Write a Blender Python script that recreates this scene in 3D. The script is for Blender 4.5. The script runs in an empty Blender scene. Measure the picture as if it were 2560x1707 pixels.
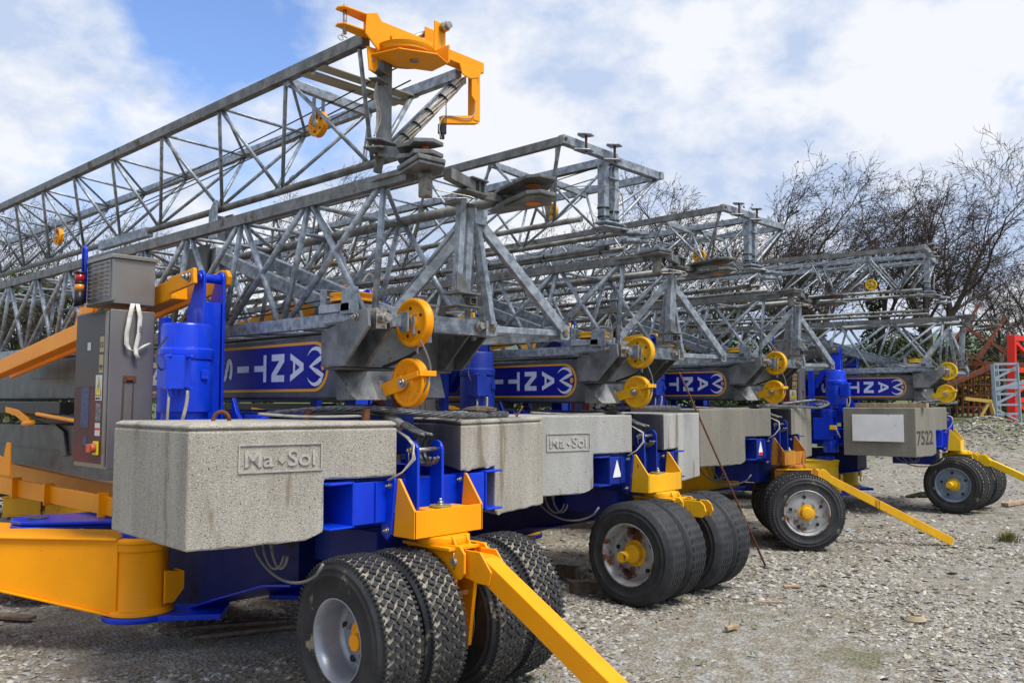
import bpy, math, random
from mathutils import Vector, Matrix, noise as mnoise
R = math.radians
# ---------------------------------------------------------------- camera
F, CXP, CYP, HC = 2144.0, 1280.0, 853.5, 1.88
GR = 0.18        # height of the crane datum above the yard
ANG = R(47.2); PITCH = math.atan((1001-853.5)/F)
FW = Vector((math.sin(ANG), math.cos(ANG), 0)); RT = Vector((math.cos(ANG), -math.sin(ANG), 0)); UP = Vector((0, 0, 1))
F3 = FW*math.cos(PITCH)+UP*math.sin(PITCH); U3 = -FW*math.sin(PITCH)+UP*math.cos(PITCH)
sc = bpy.context.scene
cd = bpy.data.cameras.new('camera'); cam = bpy.data.objects.new('camera', cd); sc.collection.objects.link(cam)
cd.sensor_width = 36; cd.lens = F/2560*36; cd.clip_end = 3000; cd.clip_start = 0.05
rm = Matrix((RT, U3, -F3)).transposed().to_4x4(); cam.matrix_world = Matrix.Translation((0, 0, HC)) @ rm
sc.camera = cam
# ---------------------------------------------------------------- world: sky with broken cloud
SUN_EL, SUN_AZ = R(58), R(272)      # azimuth measured from +X towards +Y of the place the light comes FROM
w = bpy.data.worlds.new('World'); sc.world = w; w.use_nodes = True
nt = w.node_tree; nt.nodes.clear()
def N(nt, typ, **kw):
    n = nt.nodes.new(typ)
    for k, v in kw.items():
        if k in n.inputs.keys(): n.inputs[k].default_value = v
        else: setattr(n, k, v)
    return n
wo = N(nt, 'ShaderNodeOutputWorld'); bg = N(nt, 'ShaderNodeBackground', Strength=0.135)
sky = N(nt, 'ShaderNodeTexSky'); sky.sky_type = 'NISHITA'; sky.sun_disc = False
sky.sun_elevation = SUN_EL; sky.sun_rotation = math.pi/2 - SUN_AZ; sky.air_density = 1.0; sky.dust_density = 0.6; sky.ozone_density = 1.5
tc = N(nt, 'ShaderNodeTexCoord'); mp = N(nt, 'ShaderNodeMapping'); mp.inputs['Scale'].default_value = (1.0, 1.0, 1.7)
mp.inputs['Location'].default_value = (5.56, 1.14, 0.02)
nz = N(nt, 'ShaderNodeTexNoise', Scale=2.3, Detail=9.0, Roughness=0.56, Distortion=0.0)
cr = N(nt, 'ShaderNodeValToRGB'); cr.color_ramp.elements[0].position = 0.385; cr.color_ramp.elements[1].position = 0.475
nz2 = N(nt, 'ShaderNodeTexNoise', Scale=4.2, Detail=8.0, Roughness=0.58)
cr2 = N(nt, 'ShaderNodeValToRGB'); cr2.color_ramp.elements[0].position = 0.42; cr2.color_ramp.elements[1].position = 0.545
cr2.color_ramp.elements[0].color = (3.4, 4.1, 5.5, 1); cr2.color_ramp.elements[1].color = (5.7, 5.85, 6.2, 1)
mx = N(nt, 'ShaderNodeMixRGB'); sk2 = N(nt, 'ShaderNodeMixRGB', blend_type='MULTIPLY'); sk2.inputs[0].default_value = 1
sk2.inputs[2].default_value = (1.1, 1.2, 1.45, 1)
L = nt.links.new
L(tc.outputs['Generated'], mp.inputs[0]); L(mp.outputs[0], nz.inputs['Vector']); L(mp.outputs[0], nz2.inputs['Vector'])
L(nz.outputs[0], cr.inputs[0]); L(nz2.outputs[0], cr2.inputs[0]); L(sky.outputs[0], sk2.inputs[1])
L(cr.outputs[0], mx.inputs[0]); L(sk2.outputs[0], mx.inputs[1]); L(cr2.outputs[0], mx.inputs[2]); L(mx.outputs[0], bg.inputs[0]); L(bg.outputs[0], wo.inputs[0])
# ---------------------------------------------------------------- sun
sd = bpy.data.lights.new('sun', 'SUN'); sd.energy = 3.6; sd.angle = R(24); sd.color = (1, 0.955, 0.88)
so = bpy.data.objects.new('sun', sd); sc.collection.objects.link(so)
sdir = Vector((math.cos(SUN_EL)*math.cos(SUN_AZ), math.cos(SUN_EL)*math.sin(SUN_AZ), math.sin(SUN_EL)))
so.rotation_euler = sdir.to_track_quat('Z', 'Y').to_euler()
sc.view_settings.view_transform = 'Standard'; sc.view_settings.look = 'None'; sc.view_settings.exposure = 0.26; sc.view_settings.gamma = 1.0
sc.cycles.max_bounces = 6; sc.cycles.use_denoising = True
rng = random.Random(7)
# ---------------------------------------------------------------- helpers: pixels of the photo -> points on real planes
def at(px, py, x=None, y=None, z=None, fwd=None):
    d = F3 + RT*((px-CXP)/F) - U3*((py-CYP)/F)
    if x is not None: t = x/d.x
    elif y is not None: t = y/d.y
    elif z is not None: t = (z-HC)/d.z
    else: t = fwd/d.dot(FW)
    return Vector((0, 0, HC)) + d*t
# ---------------------------------------------------------------- materials
MATS = {}
def mat(name, col, rough=0.5, metal=0.0, col2=None, nscale=6.0, lo=0.4, hi=0.6, spots=None, spot_scale=30.0, spot_t=0.62, spot2=None,
        bump=0.0, bscale=40.0, rust=None, streak=False, rough2=None, coat=0.0, detail=6.0, spec=0.35):
    if name in MATS: return MATS[name]
    m = bpy.data.materials.new(name); m.use_nodes = True; t = m.node_tree; b = t.nodes['Principled BSDF']
    b.inputs['Roughness'].default_value = rough; b.inputs['Metallic'].default_value = metal; b.inputs['Specular IOR Level'].default_value = spec
    if coat: b.inputs['Coat Weight'].default_value = coat
    tcn = N(t, 'ShaderNodeTexCoord'); src = tcn.outputs['Object']
    if streak:
        mpn = N(t, 'ShaderNodeMapping'); mpn.inputs['Scale'].default_value = (1, 1, 0.18); t.links.new(src, mpn.inputs[0]); ssrc = mpn.outputs[0]
    else: ssrc = src
    out = None
    rgb = N(t, 'ShaderNodeRGB'); rgb.outputs[0].default_value = (*col, 1); out = rgb.outputs[0]
    if col2:
        n1 = N(t, 'ShaderNodeTexNoise', Scale=nscale, Detail=detail, Roughness=0.6); t.links.new(ssrc, n1.inputs['Vector'])
        r1 = N(t, 'ShaderNodeValToRGB'); r1.color_ramp.elements[0].position = lo; r1.color_ramp.elements[1].position = hi
        r1.color_ramp.elements[0].color = (*col, 1); r1.color_ramp.elements[1].color = (*col2, 1)
        t.links.new(n1.outputs[0], r1.inputs[0]); out = r1.outputs[0]
    if spots:
        v = N(t, 'ShaderNodeTexNoise', Scale=spot_scale, Detail=2.0, Roughness=0.5); t.links.new(src, v.inputs['Vector'])
        r2 = N(t, 'ShaderNodeValToRGB'); r2.color_ramp.elements[0].position = spot_t; r2.color_ramp.elements[1].position = spot_t+0.05
        t.links.new(v.outputs[0], r2.inputs[0])
        mm = N(t, 'ShaderNodeMixRGB'); mm.inputs[2].default_value = (*spots, 1)
        t.links.new(r2.outputs[0], mm.inputs[0]); t.links.new(out, mm.inputs[1]); out = mm.outputs[0]
    if name.startswith('exposed') or name.startswith('grey_c') or name.startswith('stained'):
        v = N(t, 'ShaderNodeTexVoronoi', Scale=13.0); v.inputs['Randomness'].default_value = 1.0; t.links.new(src, v.inputs['Vector'])
        r2 = N(t, 'ShaderNodeValToRGB'); r2.color_ramp.elements[0].position = 0.05; r2.color_ramp.elements[1].position = 0.09; r2.color_ramp.elements[0].color = (1, 1, 1, 1); r2.color_ramp.elements[1].color = (0, 0, 0, 1)
        t.links.new(v.outputs['Distance'], r2.inputs[0]); mm = N(t, 'ShaderNodeMixRGB'); mm.inputs[2].default_value = (0.06, 0.055, 0.05, 1); t.links.new(r2.outputs[0], mm.inputs[0]); t.links.new(out, mm.inputs[1]); out = mm.outputs[0]
    if spot2:
        v = N(t, 'ShaderNodeTexNoise', Scale=spot_scale*0.8, Detail=2.0, Roughness=0.5); 
        mpp = N(t, 'ShaderNodeMapping'); mpp.inputs['Location'].default_value = (7.3, 2.1, 5.7); t.links.new(src, mpp.inputs[0]); t.links.new(mpp.outputs[0], v.inputs['Vector'])
        r2 = N(t, 'ShaderNodeValToRGB'); r2.color_ramp.elements[0].position = spot_t; r2.color_ramp.elements[1].position = spot_t+0.06
        t.links.new(v.outputs[0], r2.inputs[0])
        mm = N(t, 'ShaderNodeMixRGB'); mm.inputs[2].default_value = (*spot2, 1)
        t.links.new(r2.outputs[0], mm.inputs[0]); t.links.new(out, mm.inputs[1]); out = mm.outputs[0]
    if rust:
        rc, rt, rs = rust
        v = N(t, 'ShaderNodeTexNoise', Scale=rs, Detail=8.0, Roughness=0.65); t.links.new(ssrc, v.inputs['Vector'])
        r2 = N(t, 'ShaderNodeValToRGB'); r2.color_ramp.elements[0].position = rt; r2.color_ramp.elements[1].position = rt+0.06
        t.links.new(v.outputs[0], r2.inputs[0])
        mm = N(t, 'ShaderNodeMixRGB'); mm.inputs[2].default_value = (*rc, 1)
        t.links.new(r2.outputs[0], mm.inputs[0]); t.links.new(out, mm.inputs[1]); out = mm.outputs[0]
        ra = N(t, 'ShaderNodeMapRange'); ra.inputs[3].default_value = rough; ra.inputs[4].default_value = 0.85
        t.links.new(r2.outputs[0], ra.inputs[0]); t.links.new(ra.outputs[0], b.inputs['Roughness'])
    elif rough2:
        v = N(t, 'ShaderNodeTexNoise', Scale=nscale*1.7, Detail=5.0); t.links.new(src, v.inputs['Vector'])
        ra = N(t, 'ShaderNodeMapRange'); ra.inputs[1].default_value = 0.35; ra.inputs[2].default_value = 0.65
        ra.inputs[3].default_value = rough; ra.inputs[4].default_value = rough2
        t.links.new(v.outputs[0], ra.inputs[0]); t.links.new(ra.outputs[0], b.inputs['Roughness'])
    t.links.new(out, b.inputs['Base Color'])
    if bump:
        v = N(t, 'ShaderNodeTexNoise', Scale=bscale, Detail=5.0, Roughness=0.6); t.links.new(src, v.inputs['Vector'])
        bn = N(t, 'ShaderNodeBump', Strength=bump, Distance=0.01); t.links.new(v.outputs[0], bn.inputs['Height']); t.links.new(bn.outputs[0], b.inputs['Normal'])
    MATS[name] = m; return m
RUSTC = (0.11, 0.035, 0.014)
M = dict(
 yellow=mat('amber_paint', (0.90, 0.345, 0.002), 0.42, col2=(0.82, 0.295, 0.002), nscale=3, lo=.35, hi=.7, spots=(0.42, 0.19, 0.02), spot_scale=34, spot_t=0.735, rust=((0.45, 0.18, 0.01), 0.70, 9), rough2=.6, spec=.25),
 lemon=mat('weathered_yellow_paint', (0.80, 0.42, 0.006), 0.5, col2=(0.66, 0.34, 0.008), nscale=4, lo=.35, hi=.7, spots=(0.16, 0.06, 0.02), spot_scale=28, spot_t=0.70, rust=(RUSTC, 0.61, 6), streak=True),
 rusty=mat('rusting_yellow_paint', (0.52, 0.24, 0.01), 0.6, col2=(0.34, 0.11, 0.012), nscale=7, lo=.3, hi=.6, rust=(RUSTC, 0.52, 5), streak=True),
 bright=mat('clean_yellow_paint', (0.80, 0.50, 0.008), 0.45, col2=(0.72, 0.44, 0.01), nscale=3, lo=.35, hi=.7, rust=(RUSTC, 0.72, 8)),
 blue=mat('ultramarine_paint', (0.0012, 0.032, 0.50), 0.34, col2=(0.0015, 0.042, 0.62), nscale=4, lo=.3, hi=.7, spots=(0.08, 0.11, 0.32), spot_scale=55, spot_t=0.76, bump=0.15, bscale=22, spec=.3, coat=.25),
 blueold=mat('faded_blue_paint', (0.003, 0.018, 0.22), 0.5, col2=(0.010, 0.034, 0.27), nscale=6, lo=.35, hi=.7, rust=(RUSTC, 0.66, 9)),
 galv=mat('galvanised_steel', (0.175, 0.20, 0.225), 0.46, 0.45, col2=(0.37, 0.41, 0.445), nscale=16, lo=.38, hi=.62, rust=((0.15, 0.115, 0.08), 0.63, 4.5), bump=0.1, bscale=60),
 galvd=mat('weathered_galvanised_steel', (0.115, 0.115, 0.105), 0.5, 0.45, col2=(0.21, 0.215, 0.205), nscale=9, lo=.38, hi=.62, rust=((0.13, 0.095, 0.06), 0.60, 5), bump=0.1, bscale=50),
 dark=mat('dull_grey_steel', (0.085, 0.088, 0.086), 0.42, 0.45, col2=(0.15, 0.153, 0.15), nscale=5, lo=.35, hi=.68, rust=((0.10, 0.075, 0.055), 0.66, 6), bump=0.08, bscale=30),
 casting=mat('mottled_cast_steel', (0.09, 0.093, 0.092), 0.45, 0.45, col2=(0.20, 0.208, 0.212), nscale=4.5, lo=.38, hi=.62, rust=((0.09, 0.07, 0.055), 0.63, 7), bump=0.15, bscale=35),
 conc=mat('exposed_aggregate_concrete', (0.30, 0.275, 0.225), 0.9, col2=(0.44, 0.41, 0.345), nscale=5, lo=.32, hi=.68, spots=(0.085, 0.085, 0.09), spot_scale=150, spot_t=0.60, spot2=(0.52, 0.49, 0.43), rust=((0.23, 0.195, 0.145), 0.58, 4.0), streak=True, bump=0.7, bscale=120, spec=.15),
 conc2=mat('grey_concrete', (0.30, 0.295, 0.275), 0.9, col2=(0.42, 0.415, 0.39), nscale=4, lo=.3, hi=.7, spots=(0.12, 0.12, 0.115), spot_scale=130, spot_t=0.63, rust=((0.21, 0.175, 0.125), 0.57, 5.0), streak=True, bump=0.5, bscale=90),
 conc3=mat('stained_olive_concrete', (0.155, 0.145, 0.115), 0.9, col2=(0.24, 0.225, 0.185), nscale=3, lo=.3, hi=.7, spots=(0.10, 0.095, 0.08), spot_scale=45, spot_t=0.66, rust=((0.29, 0.28, 0.24), 0.62, 4), streak=True, bump=0.3, bscale=50),
 rubber=mat('tyre_rubber', (0.020, 0.022, 0.025), 0.62, col2=(0.032, 0.034, 0.038), nscale=9, bump=0.15, bscale=60),
 rubberd=mat('muddy_tyre_rubber', (0.020, 0.021, 0.024), 0.65, col2=(0.036, 0.036, 0.037), nscale=6, lo=.4, hi=.6, rust=((0.24, 0.21, 0.15), 0.60, 7), bump=0.3, bscale=60),
 groove=mat('mud_packed_groove', (0.09, 0.08, 0.06), 0.9, col2=(0.30, 0.265, 0.20), nscale=11, lo=.42, hi=.56, bump=0.4),
 rim=mat('silver_wheel_paint', (0.36, 0.375, 0.41), 0.35, 0.5, col2=(0.29, 0.305, 0.34), nscale=5, rust=((0.20, 0.12, 0.07), 0.74, 10)),
 rimrust=mat('rusting_silver_wheel_paint', (0.40, 0.40, 0.39), 0.45, 0.3, col2=(0.29, 0.285, 0.27), nscale=5, rust=((0.14, 0.055, 0.025), 0.53, 5)),
 rimblue=mat('blue_grey_wheel_paint', (0.20, 0.255, 0.33), 0.4, 0.1, col2=(0.17, 0.215, 0.28), nscale=5),
 stainless=mat('brushed_stainless_steel', (0.24, 0.225, 0.20), 0.38, 0.6, col2=(0.31, 0.295, 0.27), nscale=2.5, lo=.3, hi=.7, rough2=0.45, rust=((0.18, 0.10, 0.05), 0.73, 3)),
 doorpaint=mat('charcoal_door_paint', (0.050, 0.042, 0.036), 0.40, 0.2, col2=(0.085, 0.05, 0.04), nscale=1.3, lo=.4, hi=.62, spots=(0.2, 0.2, 0.19), spot_scale=10, spot_t=0.72),
 maroon=mat('oxblood_paint', (0.13, 0.014, 0.013), 0.45, 0.1, col2=(0.06, 0.016, 0.016), nscale=3),
 rope=mat('greased_wire_rope', (0.10, 0.105, 0.105), 0.42, 0.6, col2=(0.22, 0.225, 0.22), nscale=20, bump=0.3),
 ropedark=mat('thin_steel_cable', (0.06, 0.06, 0.06), 0.5, 0.5),
 cablew=mat('off_white_cable', (0.45, 0.42, 0.36), 0.6, col2=(0.30, 0.27, 0.22), nscale=9),
 cableg=mat('grey_flexible_conduit', (0.16, 0.16, 0.155), 0.55),
 black=mat('black_plastic', (0.015, 0.015, 0.016), 0.4),
 white=mat('white_board', (0.78, 0.78, 0.77), 0.5, col2=(0.70, 0.70, 0.68), nscale=3, spots=(0.35, 0.33, 0.3), spot_scale=12, spot_t=0.74),
 decal=mat('navy_decal_film', (0.006, 0.008, 0.22), 0.35, col2=(0.008, 0.014, 0.27), nscale=2, lo=.3, hi=.7, spots=(.08, .08, .14), spot_scale=22, spot_t=.72),
 decall=mat('pale_lettering_film', (0.62, 0.66, 0.76), 0.45, col2=(.50, .53, .60), nscale=9, lo=.5, hi=.7),
 decalo=mat('orange_outline_film', (0.72, 0.33, 0.03), 0.45),
 rustm=mat('rusted_steel', (0.16, 0.055, 0.025), 0.85, col2=(0.085, 0.035, 0.02), nscale=30, bump=0.4, bscale=80),
 rustbar=mat('rust_red_steel', (0.19, 0.055, 0.028), 0.85, col2=(0.11, 0.04, 0.025), nscale=5),
 bolt=mat('zinc_bolt', (0.42, 0.40, 0.36), 0.4, 0.8, col2=(0.22, 0.12, 0.07), nscale=40, lo=.5, hi=.65),
 redpaint=mat('signal_red_paint', (0.75, 0.022, 0.012), 0.4),
 orange=mat('orange_primer', (0.65, 0.17, 0.02), 0.7),
 wood=mat('pale_timber', (0.42, 0.31, 0.20), 0.8, col2=(0.30, 0.21, 0.13), nscale=18, streak=True, bump=0.3),
 wooddk=mat('weathered_timber', (0.20, 0.15, 0.11), 0.85, col2=(0.12, 0.09, 0.065), nscale=20, bump=0.4),
 bark=mat('bark', (0.050, 0.040, 0.032), 0.9, col2=(0.09, 0.075, 0.06), nscale=8, bump=0.4),
 twig=mat('twig_bark', (0.055, 0.040, 0.034), 0.9),
 leaf=mat('ivy_leaf', (0.030, 0.052, 0.016), 0.6, col2=(0.060, 0.082, 0.022), nscale=1.5),
 leafb=mat('withered_leaf', (0.10, 0.055, 0.032), 0.8, col2=(0.07, 0.045, 0.03), nscale=2),
 leafg=mat('spring_leaf', (0.060, 0.075, 0.020), 0.7, col2=(0.075, 0.070, 0.028), nscale=1.5),
 gorse=mat('gorse_blossom', (0.62, 0.40, 0.012), 0.8),
 grass=mat('grass_blade', (0.075, 0.12, 0.022), 0.7, col2=(0.20, 0.15, 0.06), nscale=2),
 plastic=mat('translucent_wrap', (0.50, 0.24, 0.08), 0.15, coat=0.6),
)
def stone_mat():
    m = bpy.data.materials.new('broken_slate_stone'); m.use_nodes = True; t = m.node_tree; b = t.nodes['Principled BSDF']
    g = N(t, 'ShaderNodeNewGeometry'); r = N(t, 'ShaderNodeValToRGB'); e = r.color_ramp.elements
    e[0].color = (0.10, 0.095, 0.085, 1); e[1].color = (0.50, 0.48, 0.43, 1)
    for p, c in ((.18, (0.17, .145, .11)), (.42, (0.25, .225, .175)), (.62, (0.36, .32, .25)), (.78, (0.27, .275, .28)), (.93, (0.46, .43, .36))):
        x = e.new(p); x.color = (*c, 1)
    t.links.new(g.outputs['Random Per Island'], r.inputs[0])
    tn = N(t, 'ShaderNodeTexCoord'); v = N(t, 'ShaderNodeTexNoise', Scale=45.0, Detail=4.0); t.links.new(tn.outputs['Object'], v.inputs[0])
    mr = N(t, 'ShaderNodeMapRange'); mr.inputs[3].default_value = 0.75; mr.inputs[4].default_value = 1.2; t.links.new(v.outputs[0], mr.inputs[0])
    mm = N(t, 'ShaderNodeMixRGB', blend_type='MULTIPLY'); mm.inputs[0].default_value = 1; t.links.new(r.outputs[0], mm.inputs[1]); t.links.new(mr.outputs[0], mm.inputs[2])
    t.links.new(mm.outputs[0], b.inputs['Base Color']); b.inputs['Roughness'].default_value = 0.8
    return m
M['stone'] = stone_mat()
# ---------------------------------------------------------------- mesh building
SPLIT = {'gusset_plate', 'rest_shoe', 'jib_head_pin', 'foot_socket', 'cable_lug', 'bolt', 'cable_tie', 'channel_rail', 'hand_hole', 'sheave_hole', 'jib_pin', 'foot_pin', 'pivot_plate', 'bore',
         'hydraulic_pack', 'hydraulic_ram', 'subframe', 'cable_gland', 'conduit', 'link_plate', 'axle_bracket', 'drawbar_lug', 'locking_bar', 'rust_stain', 'steel_stop', 'knee_strut', 'sheave_hanger', 'clamp', 'wind_board',
         'boom_bracket', 'luffing_strut', 'guide_sheave', 'guard_pin', 'latch', 'folding_post', 'sheave_bracket', 'plug_socket', 'outrigger_leg', 'outrigger_beam', 'head_plate', 'jib_hinge', 'jib_end_frame', 'tower_lattice', 'sheave_cradle', 'foot_pyramid', 'end_brace', 'cross_beam', 'pivot_arm', 'coupling_bracket', 'drawbar_head'}
class MB:
    def __init__(s, off=(0, 0, 0)): s.v = []; s.f = []; s.sm = []; s.off = Vector(off)
    def clusters(s):          # groups of faces whose pieces touch or nearly touch
        n = len(s.v); par = list(range(n))
        def fd(i):
            while par[i] != i: par[i] = par[par[i]]; i = par[i]
            return i
        for f in s.f:
            r0 = fd(f[0])
            for i in f[1:]: par[fd(i)] = r0
        isl = {}
        for i in range(n): isl.setdefault(fd(i), []).append(i)
        K = list(isl); e = .006; bb = []
        for k in K:
            vs = [s.v[i] for i in isl[k]]; bb.append([min(v[j] for v in vs)-e for j in range(3)]+[max(v[j] for v in vs)+e for j in range(3)])
        g = list(range(len(K)))
        def fg(i):
            while g[i] != i: i = g[i]
            return i
        for i in range(len(K)):
            for j in range(i):
                if all(bb[i][q] <= bb[j][q+3] and bb[j][q] <= bb[i][q+3] for q in range(3)): g[fg(i)] = fg(j)
        return [fg(K.index(fd(f[0]))) for f in s.f] if len(K) > 1 else None
    def add(s, vs, fs, smooth=False):
        n = len(s.v); s.v += [tuple(Vector(v)+s.off) for v in vs]
        for f in fs: s.f.append(tuple(n+i for i in f)); s.sm.append(smooth)
        return s
    def box(s, c, d, rz=0, M3=None):
        hx, hy, hz = d[0]/2, d[1]/2, d[2]/2
        vs = [Vector((x, y, z)) for x in (-hx, hx) for y in (-hy, hy) for z in (-hz, hz)]
        m = M3 if M3 is not None else Matrix.Rotation(rz, 3, 'Z')
        return s.add([m@v+Vector(c) for v in vs], [(0, 1, 3, 2), (4, 6, 7, 5), (0, 4, 5, 1), (2, 3, 7, 6), (0, 2, 6, 4), (1, 5, 7, 3)])
    def box2(s, a, b): return s.box([(a[i]+b[i])/2 for i in range(3)], [abs(b[i]-a[i]) for i in range(3)])
    def prism(s, pts, ax, a0, a1):
        n = len(pts)
        def P(p, a): return {'x': (a, p[0], p[1]), 'y': (p[0], a, p[1]), 'z': (p[0], p[1], a)}[ax]
        vs = [P(p, a0) for p in pts]+[P(p, a1) for p in pts]
        ar = sum(pts[i][0]*pts[(i+1) % n][1]-pts[(i+1) % n][0]*pts[i][1] for i in range(n))
        fl = (ar > 0) != (a1 > a0)
        if ax == 'y': fl = not fl
        fs = [tuple(range(n-1, -1, -1)), tuple(range(n, 2*n))]+[(i, (i+1) % n, n+(i+1) % n, n+i) for i in range(n)]
        if fl: fs = [f[::-1] for f in fs]
        return s.add(vs, fs)
    def frame(s, d):
        d = d.normalized(); u = Vector((0, 0, 1)) if abs(d.z) < 0.95 else Vector((0, 1, 0))
        a = d.cross(u).normalized(); return a, a.cross(d).normalized()
    def beam(s, p, q, w, h):          # w across, h in the upright direction
        p, q = Vector(p), Vector(q); a, b = s.frame(q-p); vs = []
        for c in (p, q):
            for i, j in ((-1, -1), (1, -1), (1, 1), (-1, 1)): vs.append(c+a*i*w/2+b*j*h/2)
        return s.add(vs, [(0, 3, 2, 1), (4, 5, 6, 7), (0, 1, 5, 4), (1, 2, 6, 5), (2, 3, 7, 6), (3, 0, 4, 7)])
    def tube(s, pts, r, n=10, caps=True):
        pts = [Vector(p) for p in pts]; rs = r if isinstance(r, (list, tuple)) else [r]*len(pts); vs = []; pa = None
        for i, p in enumerate(pts):
            d = (pts[min(i+1, len(pts)-1)]-pts[max(i-1, 0)])
            if d.length < 1e-9: d = Vector((0, 0, 1))
            d.normalize()
            if pa is None: a, b = s.frame(d)
            else:
                a = pa-d*pa.dot(d)
                if a.length < 1e-5: a, b = s.frame(d)
                else: a.normalize(); b = a.cross(d).normalized()
            pa = a
            for k in range(n):
                t = 2*math.pi*k/n; vs.append(p+(a*math.cos(t)+b*math.sin(t))*rs[i])
        fs = [(i*n+k, i*n+(k+1) % n, (i+1)*n+(k+1) % n, (i+1)*n+k) for i in range(len(pts)-1) for k in range(n)]
        s.add(vs, fs, True)
        if caps:
            m = len(s.v)-len(vs); s.f.append(tuple(m+k for k in range(n-1, -1, -1))); s.sm.append(False)
            m2 = m+(len(pts)-1)*n; s.f.append(tuple(m2+k for k in range(n))); s.sm.append(False)
        return s
    def lathe(s, prof, c, ax=(1, 0, 0), n=48, smooth=True, hole=False):   # prof: (along, radius)
        ax = Vector(ax).normalized(); a, b = s.frame(ax); c = Vector(c); vs = []
        for (t, r) in prof:
            for k in range(n):
                an = 2*math.pi*k/n; vs.append(c+ax*t+(a*math.cos(an)+b*math.sin(an))*r)
        fs = [(i*n+k, i*n+(k+1) % n, (i+1)*n+(k+1) % n, (i+1)*n+k) for i in range(len(prof)-1) for k in range(n)]
        return s.add(vs, fs, smooth)
    def bolt(s, c, ax, r=.018, h=.02):
        ax = Vector(ax).normalized(); c = Vector(c)
        s.tube([c, c+ax*h*.25], r*1.45, 14); s.tube([c+ax*h*.25, c+ax*h], r, 6); s.tube([c+ax*h, c+ax*h*1.8], r*.5, 8); return s
    def build(s, name, m, parent=None, bevel=0, auto=None):
        if name in SPLIT:
            cl = s.clusters()
            if cl and len(set(cl)) > 1:
                out = []
                for c in sorted(set(cl)):
                    nb = MB(); idx = {}
                    for f, q, sm in zip(s.f, cl, s.sm):
                        if q != c: continue
                        for i in f:
                            if i not in idx: idx[i] = len(nb.v); nb.v.append(s.v[i])
                        nb.f.append(tuple(idx[i] for i in f)); nb.sm.append(sm)
                    out.append(nb._build(name, m, parent, bevel))
                return out[0]
        return s._build(name, m, parent, bevel)
    def _build(s, name, m, parent=None, bevel=0):
        me = bpy.data.meshes.new(name); me.from_pydata([tuple(v) for v in s.v], [], s.f); me.update()
        me.polygons.foreach_set('use_smooth', s.sm)
        if isinstance(m, str): m = M[m]
        me.materials.append(m)
        o = bpy.data.objects.new(name, me); sc.collection.objects.link(o)
        if parent is not None: o.parent = parent
        if bevel:
            bv = o.modifiers.new('bevel', 'BEVEL'); bv.width = bevel; bv.segments = 2; bv.limit_method = 'ANGLE'; bv.angle_limit = R(35)
        return o
def tag(o, label=None, cat=None, group=None, kind=None):
    for k, v in (('label', label), ('category', cat), ('group', group), ('kind', kind)):
        if v: o[k] = v
    return o
def empty(name, loc, rz=0):
    o = bpy.data.objects.new(name, None); sc.collection.objects.link(o); o.location = loc; o.rotation_euler.z = rz; o.empty_display_size = .2; return o
def copy_tree(o, parent=None, skip=(), remap=None):
    c = o.copy(); sc.collection.objects.link(c); c.parent = parent
    if remap and c.type == 'MESH' and c.material_slots:
        sl = c.material_slots[0]; mm = o.material_slots[0].material
        if mm.name in remap:
            sl.link = 'OBJECT'; sl.material = remap[mm.name]
    for ch in list(o.children):
        if ch.name.split('.')[0] not in skip: copy_tree(ch, c, skip, remap)
    return c
# ================================================================ CRANES (crane space: x across, y lengthwise, 4.2 m taken off y)
OFF = (0, -4.2, 0)
def B(): return MB(OFF)
root = empty('tower_crane', (3.8, 4.2, GR))
def jx(px, py, X):            # pixel on the upright plane X of the first crane -> (y, z)
    p = at(px, py, x=3.8+X); return (p.y, p.z)
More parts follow.
